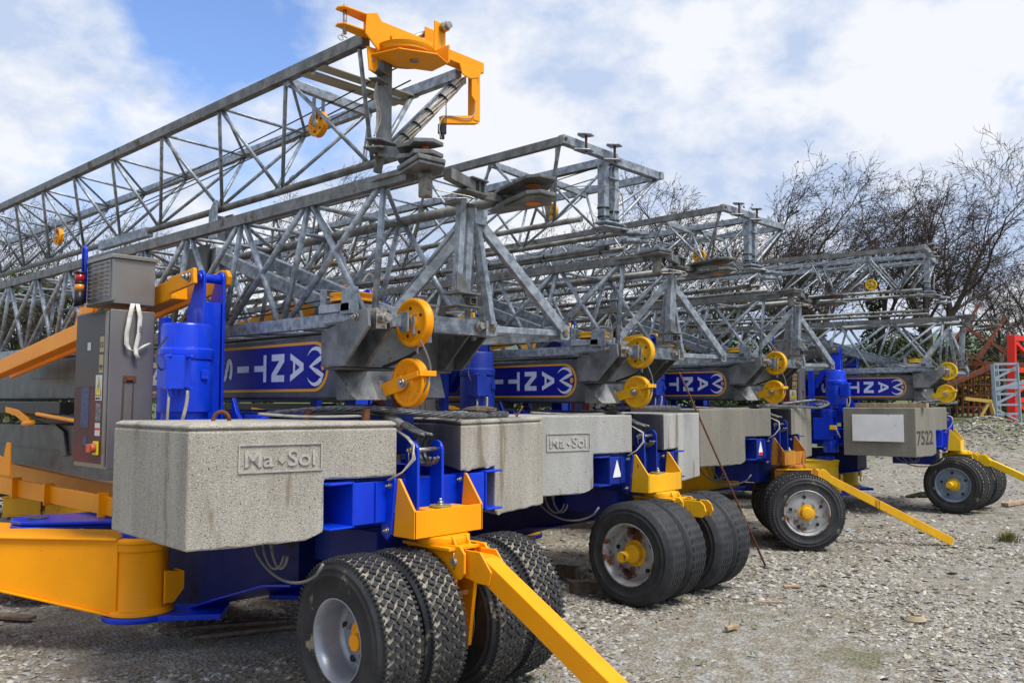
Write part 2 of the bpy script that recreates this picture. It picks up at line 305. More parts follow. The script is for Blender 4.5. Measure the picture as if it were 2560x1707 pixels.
# ---- transport bogie
def wheel(X0, sgn, style, rimmat, dish, bp):
    by, ang_, ks, q0, wx_, wz_ = (*bp, 0, 0)[:6]; q = q0/.275
    # X0 = outer face, tyre goes inwards; sgn: -1 face looks to -x, +1 to +x
    c = (X0, 0, 0); ax = (-sgn, 0, 0); W = .26; RO = .435
    r = MB()
    r.lathe([(a1, b1*q) for a1, b1 in [(0.012, .268), (0.0, .275), (0.004, .262), (.03, .252), (.05, .240), (dish*.8, .236), (dish, .222), (dish+.004, .20), (dish-.01, .165), (dish-.012, .10), (dish-.012, .0)]], c, ax, 48)
    r.lathe([(a1, b1*q) for a1, b1 in [(W-.012, .268), (W, .275), (W-.03, .25), (dish+.03, .236), (dish+.012, .20), (dish+.004, 0)]], c, ax, 48)
    for k in range(6):
        a = k*math.pi/3+.3; r.bolt((X0-sgn*(dish-.012), q*.125*math.cos(a), q*.125*math.sin(a)), (sgn, 0, 0), .013, .02)
    rm_ = r.build('wheel', rimmat, root)
    h = MB()
    for k in range(5):
        a = k*2*math.pi/5+.2; h.tube([(X0-sgn*(dish-.016), q*.188*math.cos(a), q*.188*math.sin(a)), (X0-sgn*(dish+.03), q*.188*math.cos(a), q*.188*math.sin(a))], .019, 12)
    h.build('hand_hole', 'black', rm_)
    t = MB()
    side = [(0.02, .262*q), (.004, .275*q), (-.002, .290*q), (.001, .294*q), (-.006, .31 if q > .9 else .27), (-.008, .338), (-.0115, .341), (-.0115, .346), (-.008, .349), (-.005, .372), (-.0075, .375), (-.006, .382), (0.0, .388), (.012, .408), (.022, .420)]
    prof = side+([(.03, .427), (W-.03, .427)] if style == 'block' else []) + [(W-a, b) for a, b in side[::-1]]
    if style == 'block':
        t.lathe(side+[(.028, .424), (W/2, .428), (W-.028, .424)]+[(W-a, b) for a, b in side[::-1]], c, ax, 64)
    else:
        n = 160; m0 = len(side); P = list(side); ng = 5
        for g in range(ng):
            u0 = .034+g*(W-.068)/(ng-.0001); w_ = (W-.068)/ng
            P += [(u0+.004, .436), (u0+w_-.012, .436), (u0+w_-.010, .419), (u0+w_-.001, .419)]
        P += [(W-a, b) for a, b in side[::-1]]
        a_, b_ = t.frame(Vector(ax)); vs = []
        for i, (q, rr) in enumerate(P):
            for k in range(n):
                an = 2*math.pi*k/n; zz = .0065*abs((k % 4)-2)-.0065 if m0 <= i < m0+4*ng else 0
                vs.append(Vector(c)+Vector(ax)*(q+zz)+(a_*math.cos(an)+b_*math.sin(an))*rr)
        t.add(vs, [(i*n+k, i*n+(k+1) % n, (i+1)*n+(k+1) % n, (i+1)*n+k) for i in range(len(P)-1) for k in range(n)], True)
    ty = t.build('tyre', 'rubberd' if style == 'block' else 'rubber', rm_)
    if style == 'block':
        k_ = MB(); nb = 50; rows = 6
        for row in range(rows):
            for i in range(nb):
                an = 2*math.pi*(i+(row % 2)*.5)/nb; u = .033+(row+.5)*(W-.066)/rows
                er = Vector((0, math.cos(an), math.sin(an))); et = Vector((0, -math.sin(an), math.cos(an))); ex = Vector(ax)
                tw = .55 if row % 2 else -.55
                e1 = (ex*math.cos(tw)+et*math.sin(tw)); e2 = er.cross(e1)
                mm = Matrix((e1, e2, er)).transposed()
                rr = .4285 if 0 < row < rows-1 else .425
                k_.box(Vector(c)+ex*u+er*rr, (.036, .024, .022), M3=mm)
        for i in range(90):   # shoulder lugs
            for q in (.018, W-.018):
                an = 2*math.pi*i/90; er = Vector((0, math.cos(an), math.sin(an))); et = Vector((0, -math.sin(an), math.cos(an)))
                k_.box(Vector(c)+Vector(ax)*q+er*.414, (.022, .013, .026), M3=Matrix((Vector(ax), er.cross(Vector(ax)), er)).transposed())
        k_.build('tread', 'rubber', rm_)
        tg = ty.data; tg.materials.append(M['groove'])
        for p in tg.polygons:
            cc = sum((Vector(tg.vertices[i].co) for i in p.vertices), Vector())/len(p.vertices)
            if math.hypot(cc.y, cc.z) > .420: p.material_index = 1
    rm_.location = (wx_, by-4.2, -GR+.435*ks+wz_); rm_.rotation_euler.z = ang_; rm_.scale = (ks, ks, ks)
    return rm_
def hub(parent, X0, sgn, dish, rr, m):
    h = MB(); x = X0-sgn*dish
    ln = .085 if rr > .062 else .03
    h.tube([(x, 0, 0), (x+sgn*.02, 0, 0)], rr*1.35, 28); h.tube([(x+sgn*.02, 0, 0), (x+sgn*ln*.8, 0, 0), (x+sgn*ln, 0, 0)], [rr, rr*.97, rr*.8], 28)
    if rr > .062: h.tube([(x+sgn*ln, 0, 0), (x+sgn*(ln+.004), 0, 0)], [rr*.55, rr*.5], 28)
    return h.build('hub_cap', m, parent, .003)
def bogie(style, rimmat, dish, hubm, hubr, bp):
    for X0, s_ in ((-.68, -1), (.68, 1)):
        hub(wheel(X0, s_, style, rimmat, dish, bp), X0, s_, dish, hubr, hubm)
    for X0, s_ in ((-.11, 1), (.11, -1)):
        wheel(X0, s_, style, rimmat, .15, bp)
PIV = 4.10
BOGN = set()
def turn(a):          # swing the steered parts of this crane's bogie about the king pin
    for ch in root.children:
        if ch.name.split('.')[0] in BOGN and not ch.get('turned'):
            v = Vector((ch.location.x, ch.location.y-(PIV-4.2))); c_, s_ = math.cos(a), math.sin(a)
            ch.location.x = v.x*c_-v.y*s_; ch.location.y = v.x*s_+v.y*c_+(PIV-4.2); ch.rotation_euler.z += a; ch['turned'] = 1
def hardware():
    # axle, king post, cross member, turntable bracket
    b = B(); b.tube([(-.70, PIV, .30), (.70, PIV, .30)], .05, 16); b.box((0, PIV, .30), (.8, .12, .13)); b.build('axle', 'yellow', root, .006)
    b = B()
    for X in (-.10, .07): b.prism([(PIV-.14, .16), (PIV+.14, .16), (PIV+.2, .62), (PIV+.2, .80), (PIV-.2, .80), (PIV-.2, .6)], 'x', X, X+.03)
    b.box2((-.16, PIV-.22, .78), (.16, PIV+.24, .80)); b.build('axle_bracket', 'yellow', root, .003)
    b = B(); b.lathe([(0, 0), (0, .17), (.045, .17), (.045, 0)], (0, PIV+.02, .80), (0, 0, 1), 32); b.build('turntable_ring', 'yellow', root, .004)
    b = B()
    b.box2((-.295, 4.06, .85), (.295, 4.075, 1.018)); b.box2((-.28, 4.08, .85), (.28, 4.30, .862)); b.box2((-.28, 4.08, .985), (.28, 4.28, 1.0))
    for s_ in (-1, 1):
        b.prism([(4.06, .85), (4.262, .85), (4.225, 1.21), (4.205, 1.21), (4.06, 1.02)], 'x', s_*.298, s_*.282)
    b.box((0.03, 4.19, 1.006), (.34, .12, .012)); 
    br = b.build('coupling_bracket', 'yellow', root, .003)
    b = B(); b.tube([(.0, 4.15, 1.01), (.0, 4.15, 1.028)], .07, 28); b.build('greased_washer', mat('olive_grease', (.25, .19, .02), .5), br)
    b = B(); b.bolt((0, 4.15, 1.028), (0, 0, 1), .02, .024); b.build('bolt', 'bolt', br)
    # drawbar: swivelling head and sloping bar
    b = B()
    for s_ in (-1, 1):
        b.prism([(4.36, .61), (4.36, .79), (3.90, .81), (3.84, .81), (3.80, .77), (3.80, .65), (3.84, .61)], 'x', s_*.092, s_*.11)
        b.prism([(4.0, .79), (3.92, .79), (3.955, .85), (3.975, .855)], 'x', s_*.05, s_*.066)
    b.box2((-.073, 3.95, .77), (.073, 4.36, .785)); b.box2((-.073, 3.95, .62), (.073, 4.36, .632))
    b.build('drawbar_head', 'yellow', root, .004)
    bo = B(); bo.tube([(-.13, 3.885, .715), (.12, 3.885, .715)], .022, 14); bo.tube([(-.115, 3.885, .67), (-.115, 3.89, .775)], .005, 6); bo.build('drawbar_pin', 'bolt', root)
def drawbar(end=(0, 2.05, .05), w=.12, h=.13):
    b = B(); a = Vector((0, 3.72, .700)); e = Vector(end)
    b.beam(a, e, w, h)
    for s_ in (-1, 1): b.prism([(3.84, .62), (3.72, .60), (3.62, .60), (3.60, .68), (3.70, .79), (3.84, .79)], 'x', s_*.061, s_*.073)
    b.box2((-.06, 3.70, .66), (.06, 3.92, .76))
    return b.build('drawbar', 'yellow', root, .012)
BOGN |= {'axle', 'axle_bracket', 'drawbar_head', 'drawbar_pin', 'drawbar', 'drawbar_lug', 'plastic_wrap'}
bogie('block', 'rim', .17, 'yellow', .06, (4.20, R(-2), 1.10, .226)); hardware(); db1 = drawbar((0, 2.30, -.06))
w_ = B(); w_.tube([(.02, PIV, .32), (.22, PIV, .32)], [.085, .10], 20); w_.build('plastic_wrap', 'plastic', root)
w_ = B(); w_.box2((-.11, PIV-.145, .48), (.11, PIV+.15, .51)); w_.build('plastic_wrap', 'plastic', root, .004)
turn(R(-2))
# ---- blue chassis
b = B()
for s_ in (-1, 1):
    b.box2((s_*.570, 4.30, .925), (s_*.583, 6.6, 1.205)); b.box2((s_*.583, 4.30, 1.19), (s_*.747, 6.6, 1.205)); b.box2((s_*.583, 4.30, .925), (s_*.747, 6.6, .94))
b.build('channel_rail', 'blue', root, .006)
b = B(); b.box2((-.568, 4.31, .935), (.568, 4.40, 1.195))
for s_ in (-1, 1): b.prism([(4.262, .86), (4.30, .82), (4.36, .86), (4.36, 1.2), (4.23, 1.215), (4.225, 1.19)], 'x', s_*.300, s_*.318); b.box2((s_*.40, 4.295, .935), (s_*.41, 4.31, 1.19))
cb = b.build('cross_beam', 'blue', root, .006)
b = B()
for s_ in (-1, 1):
    for z in (.885, 1.165): b.bolt((s_*.318 if s_ < 0 else s_*.300-.0, 4.275+.02*(z < 1), z), (-1, 0, 0), .013, .02)
b.build('bolt', 'bolt', cb)
b = B()
for X in (-.155, .055):
    pts = [(4.20, .99), (4.32, .99), (4.32, 1.33)]+[(4.26+.06*math.cos(a), 1.38+.06*math.sin(a)) for a in [R(x) for x in range(0, 181, 20)]]+[(4.20, 1.10)]
    b.prism(pts, 'x', X, X+.022)
b.build('cable_lug', 'blue', root, .004)
b = B(); b.bolt((-.157, 4.26, 1.38), (-1, 0, 0), .02, .022); b.tube([(-.18, 4.26, 1.38), (.1, 4.26, 1.38)], .015, 12); b.tube([(-.18, 4.26, 1.375), (-.18, 4.255, 1.31)], .004, 6); b.build('lug_pin', 'bolt', root)
# sling rope hung over the lug pin
def rope_strands(mb, pts, r, n=6, turns=6):
    # smooth resample
    P = [Vector(p) for p in pts]; S = []
    for i in range(len(P)-1):
        p0, p1, p2, p3 = P[max(i-1, 0)], P[i], P[i+1], P[min(i+2, len(P)-1)]
        L_ = (p2-p1).length; k = max(3, int(L_/.012))
        for j in range(k):
            t = j/k; S.append(.5*((2*p1)+(p2-p0)*t+(2*p0-5*p1+4*p2-p3)*t*t+(3*p1-p0-3*p2+p3)*t**3))
    S.append(P[-1]); dist = 0; frames = []; pa = None
    for i, p in enumerate(S):
        d = (S[min(i+1, len(S)-1)]-S[max(i-1, 0)]).normalized()
        if pa is None: a, bb = mb.frame(d)
        else: a = (pa-d*pa.dot(d)).normalized(); bb = a.cross(d)
        pa = a; frames.append((p, a, bb, dist)); 
        if i < len(S)-1: dist += (S[i+1]-p).length
    for s_ in range(n):
        mb.tube([p+(a*math.cos(s_*2*math.pi/n+q*turns*2)+bb*math.sin(s_*2*math.pi/n+q*turns*2))*r*.62 for p, a, bb, q in frames], r*.42, 6)
def rope(name, pts, r, m, parent=None, off=OFF, turns=6):
    b = MB(off); rope_strands(b, pts, r, turns=turns); return b.build(name, m, parent)
for k, dx in enumerate((-.06, -.025, .01)):
    rr = .075+.006*(k % 2); pts = [(dx+.01, 4.26+rr*math.cos(a)-.0, 1.38+rr*1.25*math.sin(a)) for a in [R(x) for x in range(-150, 91, 20)]]
    pts += [(dx-.03, 4.34, 1.50), (dx-.08, 4.55, 1.60), (dx-.10, 4.72, 1.66)]
    rope('sling_rope', pts, .011, 'rope', root, turns=14)
b = B(); b.tube([(-.10, 4.42, 1.53), (-.16, 4.66, 1.66)], .036, 16); b.build('rope_ferrule', mat('pressed_alloy_ferrule', (.33, .31, .27), .5, .5), root)
b = B()
for k in range(3):
    pts = [Vector((-.19, 4.5, 1.56)), Vector((-.15+.01*k, 4.32, 1.46)), Vector((-.20, 4.20-.01*k, 1.42)), Vector((-.20-.012*k, 4.17, 1.33)), Vector((-.27, 4.21, 1.25)), Vector((-.33-.01*k, 4.26, 1.20))]
    b.tube(pts, .0055, 8)
b.build('tie_cord', 'cablew', root)
# hull under the ballast, bolted plates, outrigger feet
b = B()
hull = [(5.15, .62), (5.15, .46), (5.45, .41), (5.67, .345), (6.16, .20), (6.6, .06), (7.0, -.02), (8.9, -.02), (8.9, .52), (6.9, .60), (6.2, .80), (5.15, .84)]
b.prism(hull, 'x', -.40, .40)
ch_ = b.build('chassis_hull', mat('shade_darkened_navy_paint', (.003, .010, .085), .55, col2=(.008, .016, .10), nscale=5, rust=((.03, .024, .02), .6, 6), spec=.2), root, .004)  # shade under the ballast put into the colour: darker navy version of the blue
b = B(); low = [(5.10, .445), (5.45, .395), (5.67, .33), (6.16, .185), (6.6, .045), (7.0, -.035), (7.0, -.021), (6.6, .059), (6.16, .199), (5.67, .344), (5.45, .409), (5.10, .459)]
b.prism(low, 'x', -.50, .50)
b.build('bottom_flange', 'blue', ch_, .003)
b = B(); b.box2((-.38, 4.6, .86), (.38, 6.4, 1.16)); b.box2((-.28, 4.45, .60), (.28, 5.14, .855)); b.build('slewing_frame', 'blueold', root, .006)
b = B()
b.box((-.70, 4.9, .845), (.06, .2, .03))
for k, y in enumerate((4.80, 4.90, 5.02)): b.tube([(-.83, y, .86), (-.83, y, .80)], .018, 10); b.tube([(-.83, y, .80), (-.83, y, .78)], .012, 10)
b.build('cable_gland', 'cableg', root)
b = B()
for y0, y1, d in ((5.02, 4.25, .17), (4.90, 4.66, .11), (4.8, 4.62, .10)):
    b.tube([(-.83, y0+(y1-y0)*t, .79-d*math.sin(math.pi*min(1, t*1.0))**.6-(.04*t)) for t in [i/14 for i in range(15)]], .009, 8)
b.build('conduit', 'cableg', root)
def outrigger(X, Y, dx, dy, ln, zt, base=.03, rise=.30):
    d = Vector((dx, dy, 0)).normalized(); n = Vector((-d.y, d.x, 0)); c = Vector((X, Y, 0))
    b = B(); b.lathe([(base, 0), (base, .255), (base+.035, .24), (base+.04, .205), (zt-.10, .205), (zt-.095, .215), (zt-.04, .215), (zt-.035, .225), (zt, .225), (zt, 0)], c, (0, 0, 1), 56)
    b.prism([(X+.08, base+.07), (X+.16, base+.07), (X+.235, base+.16), (X+.235, base+.30), (X+.08, base+.32)], 'y', Y-.235, Y-.22); b.prism([(Y-.235, base+.16), (Y-.08, base+.16), (Y-.08, base+.30), (Y-.235, base+.30)], 'x', X+.225, X+.24)
    o = b.build('outrigger_leg', 'yellow', root, .006)
    b = B(); S = [0.1, .95, ln]; top = [zt-.006, zt+.012, zt-.02]; bot = [base+.012, base+.012+.24*.85/1.05, base+rise]
    def P(t, off, z): p = c+d*t+n*off; return (p.x, p.y, z)
    for sgn in (-1, 1):
        pr = [(S[i], top[i]) for i in range(3)]+[(S[i], bot[i]) for i in (2, 1, 0)]
        vs = [P(a, sgn*.195, z) for a, z in pr]+[P(a, sgn*.175, z) for a, z in pr]
        b.add(vs, [tuple(range(6)), tuple(range(11, 5, -1))]+[(i, 6+i, 6+(i+1) % 6, (i+1) % 6) for i in range(6)])
    for zz, th in ((top, .016), (bot, -.016)):
        for i in range(2):
            vs = [P(S[j], s2*.222, zz[j]+k2) for j in (i, i+1) for s2 in (-1, 1) for k2 in (0, th)]
            b.add(vs, [(0, 1, 3, 2), (4, 6, 7, 5), (0, 4, 5, 1), (2, 3, 7, 6), (0, 2, 6, 4), (1, 5, 7, 3)])
    for t in (.95, 1.45): p = P(t, .222, bot[1]+.03*(t > 1)-.016); q = P(t+.22, .222, 0); e = P(t+.10, .32, 0); b.prism([(p[0], p[1]), (q[0], q[1]), (e[0], e[1])], 'z', p[2], p[2]+.012)
    b.build('outrigger_beam', 'yellow', root, .004)
    b = B(); b.tube([(X, Y, zt+.001), (X, Y, zt+.06)], .15, 32); b.build('pivot_plate', 'blue', root, .005)
    b = B(); b.tube([(X, Y, base-.045), (X, Y, base-.002)], .27, 40); b.beam((X, Y, base-.024), (-.3 if X < 0 else .3, Y-.4, base-.024), .40, .04); b.build('pivot_plate', 'blue', root, .005)
outrigger(-.80, 6.70, -.70, .72, 3.2, .655, .085, .46)
outrigger(-.83, 8.85, -.62, .78, 4.0, .50, .055, .2)
outrigger(.80, 6.70, .72, .70, 1.6, .655, .085)
outrigger(.83, 8.85, .72, .70, 1.5, .50, .055)
b = B(); b.prism([(-1.05, 8.62), (-.95, 8.5), (-.2, 8.1), (.1, 8.3), (.1, 8.8), (-.85, 9.08), (-1.0, 9.0), (-1.08, 8.8)], 'z', .525, .56)
b.prism([(-1.05, 8.62), (-.95, 8.5), (-.2, 7.9), (.1, 8.1), (.1, 8.8), (-.85, 9.08), (-1.0, 9.0), (-1.08, 8.8)], 'z', .57, .60)
b.build('pivot_arm', 'blue', root, .008)
b = B(); b.tube([(-.85, 8.80, .6005), (-.85, 8.80, .612)], .09, 28); b.build('pivot_cap', 'casting', root, .003)
b = B(); b.prism([(8.9, .55), (13.5, .65), (13.5, .85), (8.9, .75)], 'x', .2, .5); b.prism([(7.3, .62), (9.6, .62), (12.0, .60), (12, .80), (9, .80), (7.3, .78)], 'x', -.40, -.37)
for y in (8.4, 9.8, 10.8): b.box2((-.46, y, .60), (-.36, y+.03, .83))
b.prism([(10.2, .9), (10.9, .9), (10.9, 1.25), (10.8, 1.28), (10.72, 1.12), (10.4, 1.08), (10.32, 1.25), (10.22, 1.25)], 'x', -.68, -.66)
b.build('subframe', 'yellow', root, .004)
# ---- lower grey box boom and slewing turret
b = B(); b.prism([(6.3, 1.02), (6.3, 1.40), (9.2, 1.39), (9.3, 1.45), (13.2, 1.40), (13.2, 1.0), (10.5, .97), (8.7, .935), (6.6, .95)], 'x', -.36, .36)
b.box2((-.375, 6.3, 1.17), (-.362, 13.2, 1.178))
b.prism([(9.5, 1.38), (9.42, 1.16), (9.40, 1.14), (9.5, 1.12), (9.9, 1.45), (9.85, 1.52), (9.78, 1.52), (9.72, 1.44)], 'x', -.40, -.377)
b.build('lower_boom', 'dark', root, .006)
b = B(); b.lathe([(.85, 0), (.85, .5), (.96, .5), (.96, .44), (1.3, .44), (1.3, 0)], (0, 5.6, 0), (0, 0, 1), 40); b.box2((-.50, 5.0, 1.30), (.50, 6.9, 1.62)); b.build('slewing_turret', 'blueold', root, .005)
b = B(); b.box2((-.55, 9.2, 1.56), (-.2, 12.6, 1.69)); b.tube([(-.5, 8.9, 1.52), (-.42, 9.8, 1.50), (-.45, 10.5, 1.58)], .05, 12); b.build('hydraulic_pack', 'black', root, .01)
b = B(); b.tube([(-.56, 6.8, 1.40), (-.56, 9.8, 1.56)], .02, 10); b.prism([(10.1, 1.52), (10.4, 1.60), (10.8, 1.63), (10.8, 1.57), (10.45, 1.53), (10.2, 1.46), (10.0, 1.46)], 'x', -.56, -.52); b.tube([(-.56, 9.9, 1.47), (-.56, 10.2, 1.45)], .024, 14); b.build('hydraulic_ram', 'yellow', root, .004)
b = B(); b.tube([(-.5, 7.2, 1.42), (-.55, 8.4, 1.50), (-.5, 9.6, 1.57), (-.52, 10.4, 1.55)], .022, 8); b.build('hydraulic_hose', 'black', root)
# ---- mast box with decal
MX = -.38
b = B(); zb, zt = 1.703, 2.15
for s_ in (-1,):
    prof = [(MX+.02, zb), (.36, zb), (.38, zb+.02), (.38, zt-.02), (.36, zt), (MX+.02, zt), (MX, zt-.02), (MX, zb+.02)]
b.prism(prof, 'y', 4.72, 13.5)
mast = b.build('mast_box', 'dark', root, .006)
def oval(y0, y1, z0, z1, r, n=10):
    pts = [(y1, z0), (y1, z1)]
    pts = [(y1, z0)]+[(y0+r-r*math.sin(a), z0+r-r*math.cos(a)) for a in [math.pi/2*i/n for i in range(n+1)]]+[(y0+r-r*math.cos(a), z1-r+r*math.sin(a)) for a in [math.pi/2*i/n for i in range(n+1)]]+[(y1, z1)]
    return pts
b = B(); b.prism(oval(4.86, 8.25, 1.762, 2.108, .165), 'x', MX-.002, MX+.001); b.build('decal_border', 'decalo', mast)
b = B(); b.prism(oval(4.885, 8.22, 1.782, 2.088, .15), 'x', MX-.004, MX+.001); dec = b.build('decal_panel', 'decal', mast)
b = B(); b.box2((MX-.0052, 4.89, 1.936), (MX-.0035, 10.6, 1.9395)); b.build('seam', 'black', mast)
GL = dict(A=[[(0, 0), (.22, 0), (.30, .22), (.70, .22), (.78, 0), (1, 0), (.62, 1), (.38, 1)]],
 N=[[(0, 0), (.24, 0), (.24, .62), (.72, 0), (1, 0), (1, 1), (.76, 1), (.76, .38), (.28, 1), (0, 1)]],
 T=[[(.39, 0), (.61, 0), (.61, .78), (1, .78), (1, 1), (0, 1), (0, .78), (.39, .78)]],
 I=[[(.38, 0), (.62, 0), (.62, 1), (.38, 1)]],
 E=[[(.1, 0), (.9, 0), (.9, .2), (.35, .2), (.35, .4), (.8, .4), (.8, .6), (.35, .6), (.35, .8), (.9, .8), (.9, 1), (.1, 1)]],
 R=[[(.05, 0), (.3, 0), (.3, .35), (.45, .35), (.72, 0), (1, 0), (.72, .40), (.95, .55), (.95, .85), (.8, 1), (.05, 1)]])
def ribbon(mb, pts, ws, x):      # pts (y,z)
    vs = []
    for i, p in enumerate(pts):
        a = pts[max(i-1, 0)]; c = pts[min(i+1, len(pts)-1)]; d = Vector((c[0]-a[0], c[1]-a[1])); d.normalize(); n = Vector((-d.y, d.x))*ws[i]/2
        vs += [(x, p[0]+n.x, p[1]+n.y), (x, p[0]-n.x, p[1]-n.y)]
    mb.add(vs, [(2*i, 2*i+1, 2*i+3, 2*i+2) for i in range(len(pts)-1)])
def arc(cx, cy, rx, ry, a0, a1, n=10): return [(cx+rx*math.cos(R(a0+(a1-a0)*i/n)), cy+ry*math.sin(R(a0+(a1-a0)*i/n))) for i in range(n+1)]
def glyph(ch, yc, zc=1.935, lh=.165, lw=.20):
    b = B(); x = MX-.0065
    m = lambda u, v: (yc+lh/2-v*lh, zc+lw/2-u*lw)       # letter up = -y, letter right = -z
    if ch in GL:
        for poly in GL[ch]:
            pts = [m(*p) for p in poly]; b.prism(pts, 'x', x, x+.002)
            if ch == 'A': pass
    elif ch in 'SC':
        if ch == 'S': pl = arc(.5, .74, .36, .19, 20, 270, 12)+arc(.5, .28, .36, .19, 90, -160, 12)
        else: pl = arc(.5, .5, .38, .42, 50, 310, 20)
        ribbon(b, [m(*p) for p in pl], [.038]*len(pl), x)
    o = b.build('decal_letter', 'decall', mast)
    if ch == 'A':
        h = B(); h.prism([m(*p) for p in ((.36, .38), (.64, .38), (.5, .74))], 'x', x-.001, x+.001); h.build('letter_counter', 'decal', mast)
for ch, y in zip('ANTIS', (5.235, 5.48, 5.72, 5.965, 6.21)): glyph(ch, y)
for ch, y in zip('CRANES', (6.70, 6.945, 7.19, 7.435, 7.68, 7.925)): glyph(ch, y)
b = B()
q = [(0, .20), (.12, .10), (.30, .02), (.52, .0), (.74, .04), (.86, .12), (.98, .23), (.60, .36), (.20, .50), (.60, .64), (.96, .76), (.84, .88), (.70, .96), (.5, 1.0), (.30, .98), (.12, .9), (0, .8)]
ws = [.002, .010, .018, .026, .034, .036, .036, .036, .038, .036, .036, .036, .034, .026, .018, .010, .002]
ribbon(b, [(5.105-u*.19, 2.06-v*.25) for u, v in q], ws, MX-.006); b.build('mantis_emblem', 'decall', mast)
b = B(); b.prism([(4.945, 1.935), (4.93, 1.965), (4.905, 1.960), (4.895, 1.935), (4.905, 1.91), (4.93, 1.905)], 'x', MX-.0065, MX-.004); b.build('emblem_dot', 'decalo', mast)
# ---- mast head casting
b = B()
gus = [(4.735, 2.146), (4.377, 2.236), (4.31, 2.275), (4.25, 2.27), (4.235, 2.16), (4.49, 1.92), (4.735, 1.92)]
for X in (-.53, -.36, .34, .51): b.prism(gus, 'x', X, X+.022)
b.build('gusset_plate', 'casting', root, .004)
b = B(); b.box2((-.505, 4.56, 1.92), (.505, 4.58, 2.19)); b.box2((-.50, 4.585, 1.90), (.50, 4.75, 1.918)); b.box2((-.5, 4.59, 2.19), (.5, 4.75, 2.21))
b.build('head_plate', 'dark', root, .003)
b = B()
b.add([(-.42, 4.74, 1.90), (-.42, 4.56, 1.74), (-.40, 4.52, 1.703), (-.40, 4.74, 1.703), (.05, 4.52, 1.90), (.05, 4.40, 1.72), (-.28, 4.44, 1.703), (-.28, 4.56, 1.895), (.36, 4.56, 1.90), (.36, 4.5, 1.72), (.36, 4.74, 1.703)],
      [(0, 1, 2, 3), (0, 7, 6, 2, 1), (7, 4, 5, 6), (4, 8, 9, 5), (0, 3, 10, 8, 4, 7), (2, 6, 5, 9, 10, 3)])
b.build('mast_nose', 'casting', root, .003)
b = B()
for X in (-.42, .405):
    b.box((X-.0, 4.30, 2.215), (.085, .11, .13)); b.tube([(X, 4.25, 2.215), (X, 4.19, 2.215)], .034, 20); b.tube([(X, 4.20, 2.215), (X, 4.165, 2.215)], .024, 20)
    b.tube([(X-.12, 4.36, 2.225), (X+.12, 4.36, 2.225)], .024, 16); b.bolt((X-.115, 4.36, 2.225), (-1, 0, 0), .018, .02)
b.build('foot_pin', 'bolt', root, .004)
b = B(); b.box2((-.36, 4.262, 2.17), (-.245, 4.275, 2.25)); b.box2((-.245, 4.20, 2.14), (-.235, 4.285, 2.27)); b.box2((-.235, 4.255, 2.15), (-.13, 4.27, 2.265)); b.prism([(4.21, 2.265), (4.26, 2.265), (4.25, 2.03), (4.22, 2.0)], 'x', -.145, -.135)
b.box2((-.20, 4.195, 2.12), (-.115, 4.21, 2.255)); b.box2((-.06, 4.24, 2.08), (.0, 4.26, 2.26)); b.build('sheave_hanger', 'galv', root, .003)
def sheave(c, ax, r, w, m, name='sheave', spokes=0, parent=root):
    b = B(); b.lathe([(-w/2, .02), (-w/2, r*.32), (-w/2+.012, r*.36), (-w/2+.014, r*.78), (-w/2, r*.84), (-w/2, r*.985), (-w/2+.006, r), (-w*.12, r*.88), (w*.12, r*.88), (w/2-.006, r), (w/2, r*.985), (w/2, r*.84), (w/2-.014, r*.78), (w/2-.012, r*.36), (w/2, r*.32), (w/2, .02)], c, ax, 56)
    a, bb = b.frame(Vector(ax))
    for k in range(spokes):
        t = 2*math.pi*k/spokes+.4; d = a*math.cos(t)+bb*math.sin(t); p = Vector(c)-Vector(ax)*(w/2-.012)
        b.beam(p+d*r*.3, p+d*r*.8, .01, .02)
    o = b.build(name, m, parent)
    h = B(); h.tube([Vector(c)-Vector(ax)*(w/2+.012), Vector(c)+Vector(ax)*(w/2+.012)], .026, 18)
    h.build('sheave_pin', 'bolt', o)
    if not spokes:
        h = B()
        for k in range(5):
            t = 2*math.pi*k/5+.5; d = a*math.cos(t)+bb*math.sin(t); p = Vector(c)+d*r*.6; h.tube([p-Vector(ax)*(w/2-.008), p+Vector(ax)*(w/2-.008)], .010, 12)
        h.build('sheave_hole', 'black', o)
    return o
sheave((-.16, 4.235, 2.203), (1, 0, 0), .158, .062, 'yellow')
sheave((-.16, 4.27, 1.815), (1, 0, 0), .158, .062, 'yellow', spokes=6)
sheave((-.30, 4.70, 2.385), (0, 0, 1), .16, .055, 'yellow')
b = B(); b.prism([(4.22, 1.83), (4.30, 1.86), (4.52, 1.80), (4.54, 1.76), (4.50, 1.70), (4.46, 1.70), (4.44, 1.73), (4.28, 1.765)], 'x', -.222, -.208); b.beam((-.215, 4.30, 1.83), (-.215, 4.12, 1.87), .03, .035); b.box2((-.225, 4.10, 1.855), (-.085, 4.125, 1.89)); b.build('sheave_guard', 'yellow', root, .003)
b = B(); b.prism([(4.50, 1.83), (4.56, 1.80), (4.53, 1.72), (4.47, 1.75)], 'x', -.24, -.20); b.bolt((-.24, 4.515, 1.775), (-1, 0, 0), .014, .02); b.bolt((-.222, 4.27, 1.815), (-1, 0, 0), .028, .02); b.build('guard_pin', 'bolt', root)
b = B(); b.box2((-.47, 4.52, 2.28), (.10, 4.86, 2.335)); b.box2((-.45, 4.56, 2.215), (.05, 4.84, 2.28)); b.prism([(4.43, 2.26), (4.62, 2.26), (4.60, 2.42), (4.52, 2.44), (4.44, 2.43)], 'x', -.47, -.455); b.beam((-.43, 4.86, 2.33), (-.43, 4.86, 2.45), .02, .05); b.beam((-.43, 4.90, 2.45), (-.30, 4.90, 2.45), .05, .008); b.build('sheave_cradle', 'galv', root, .003)
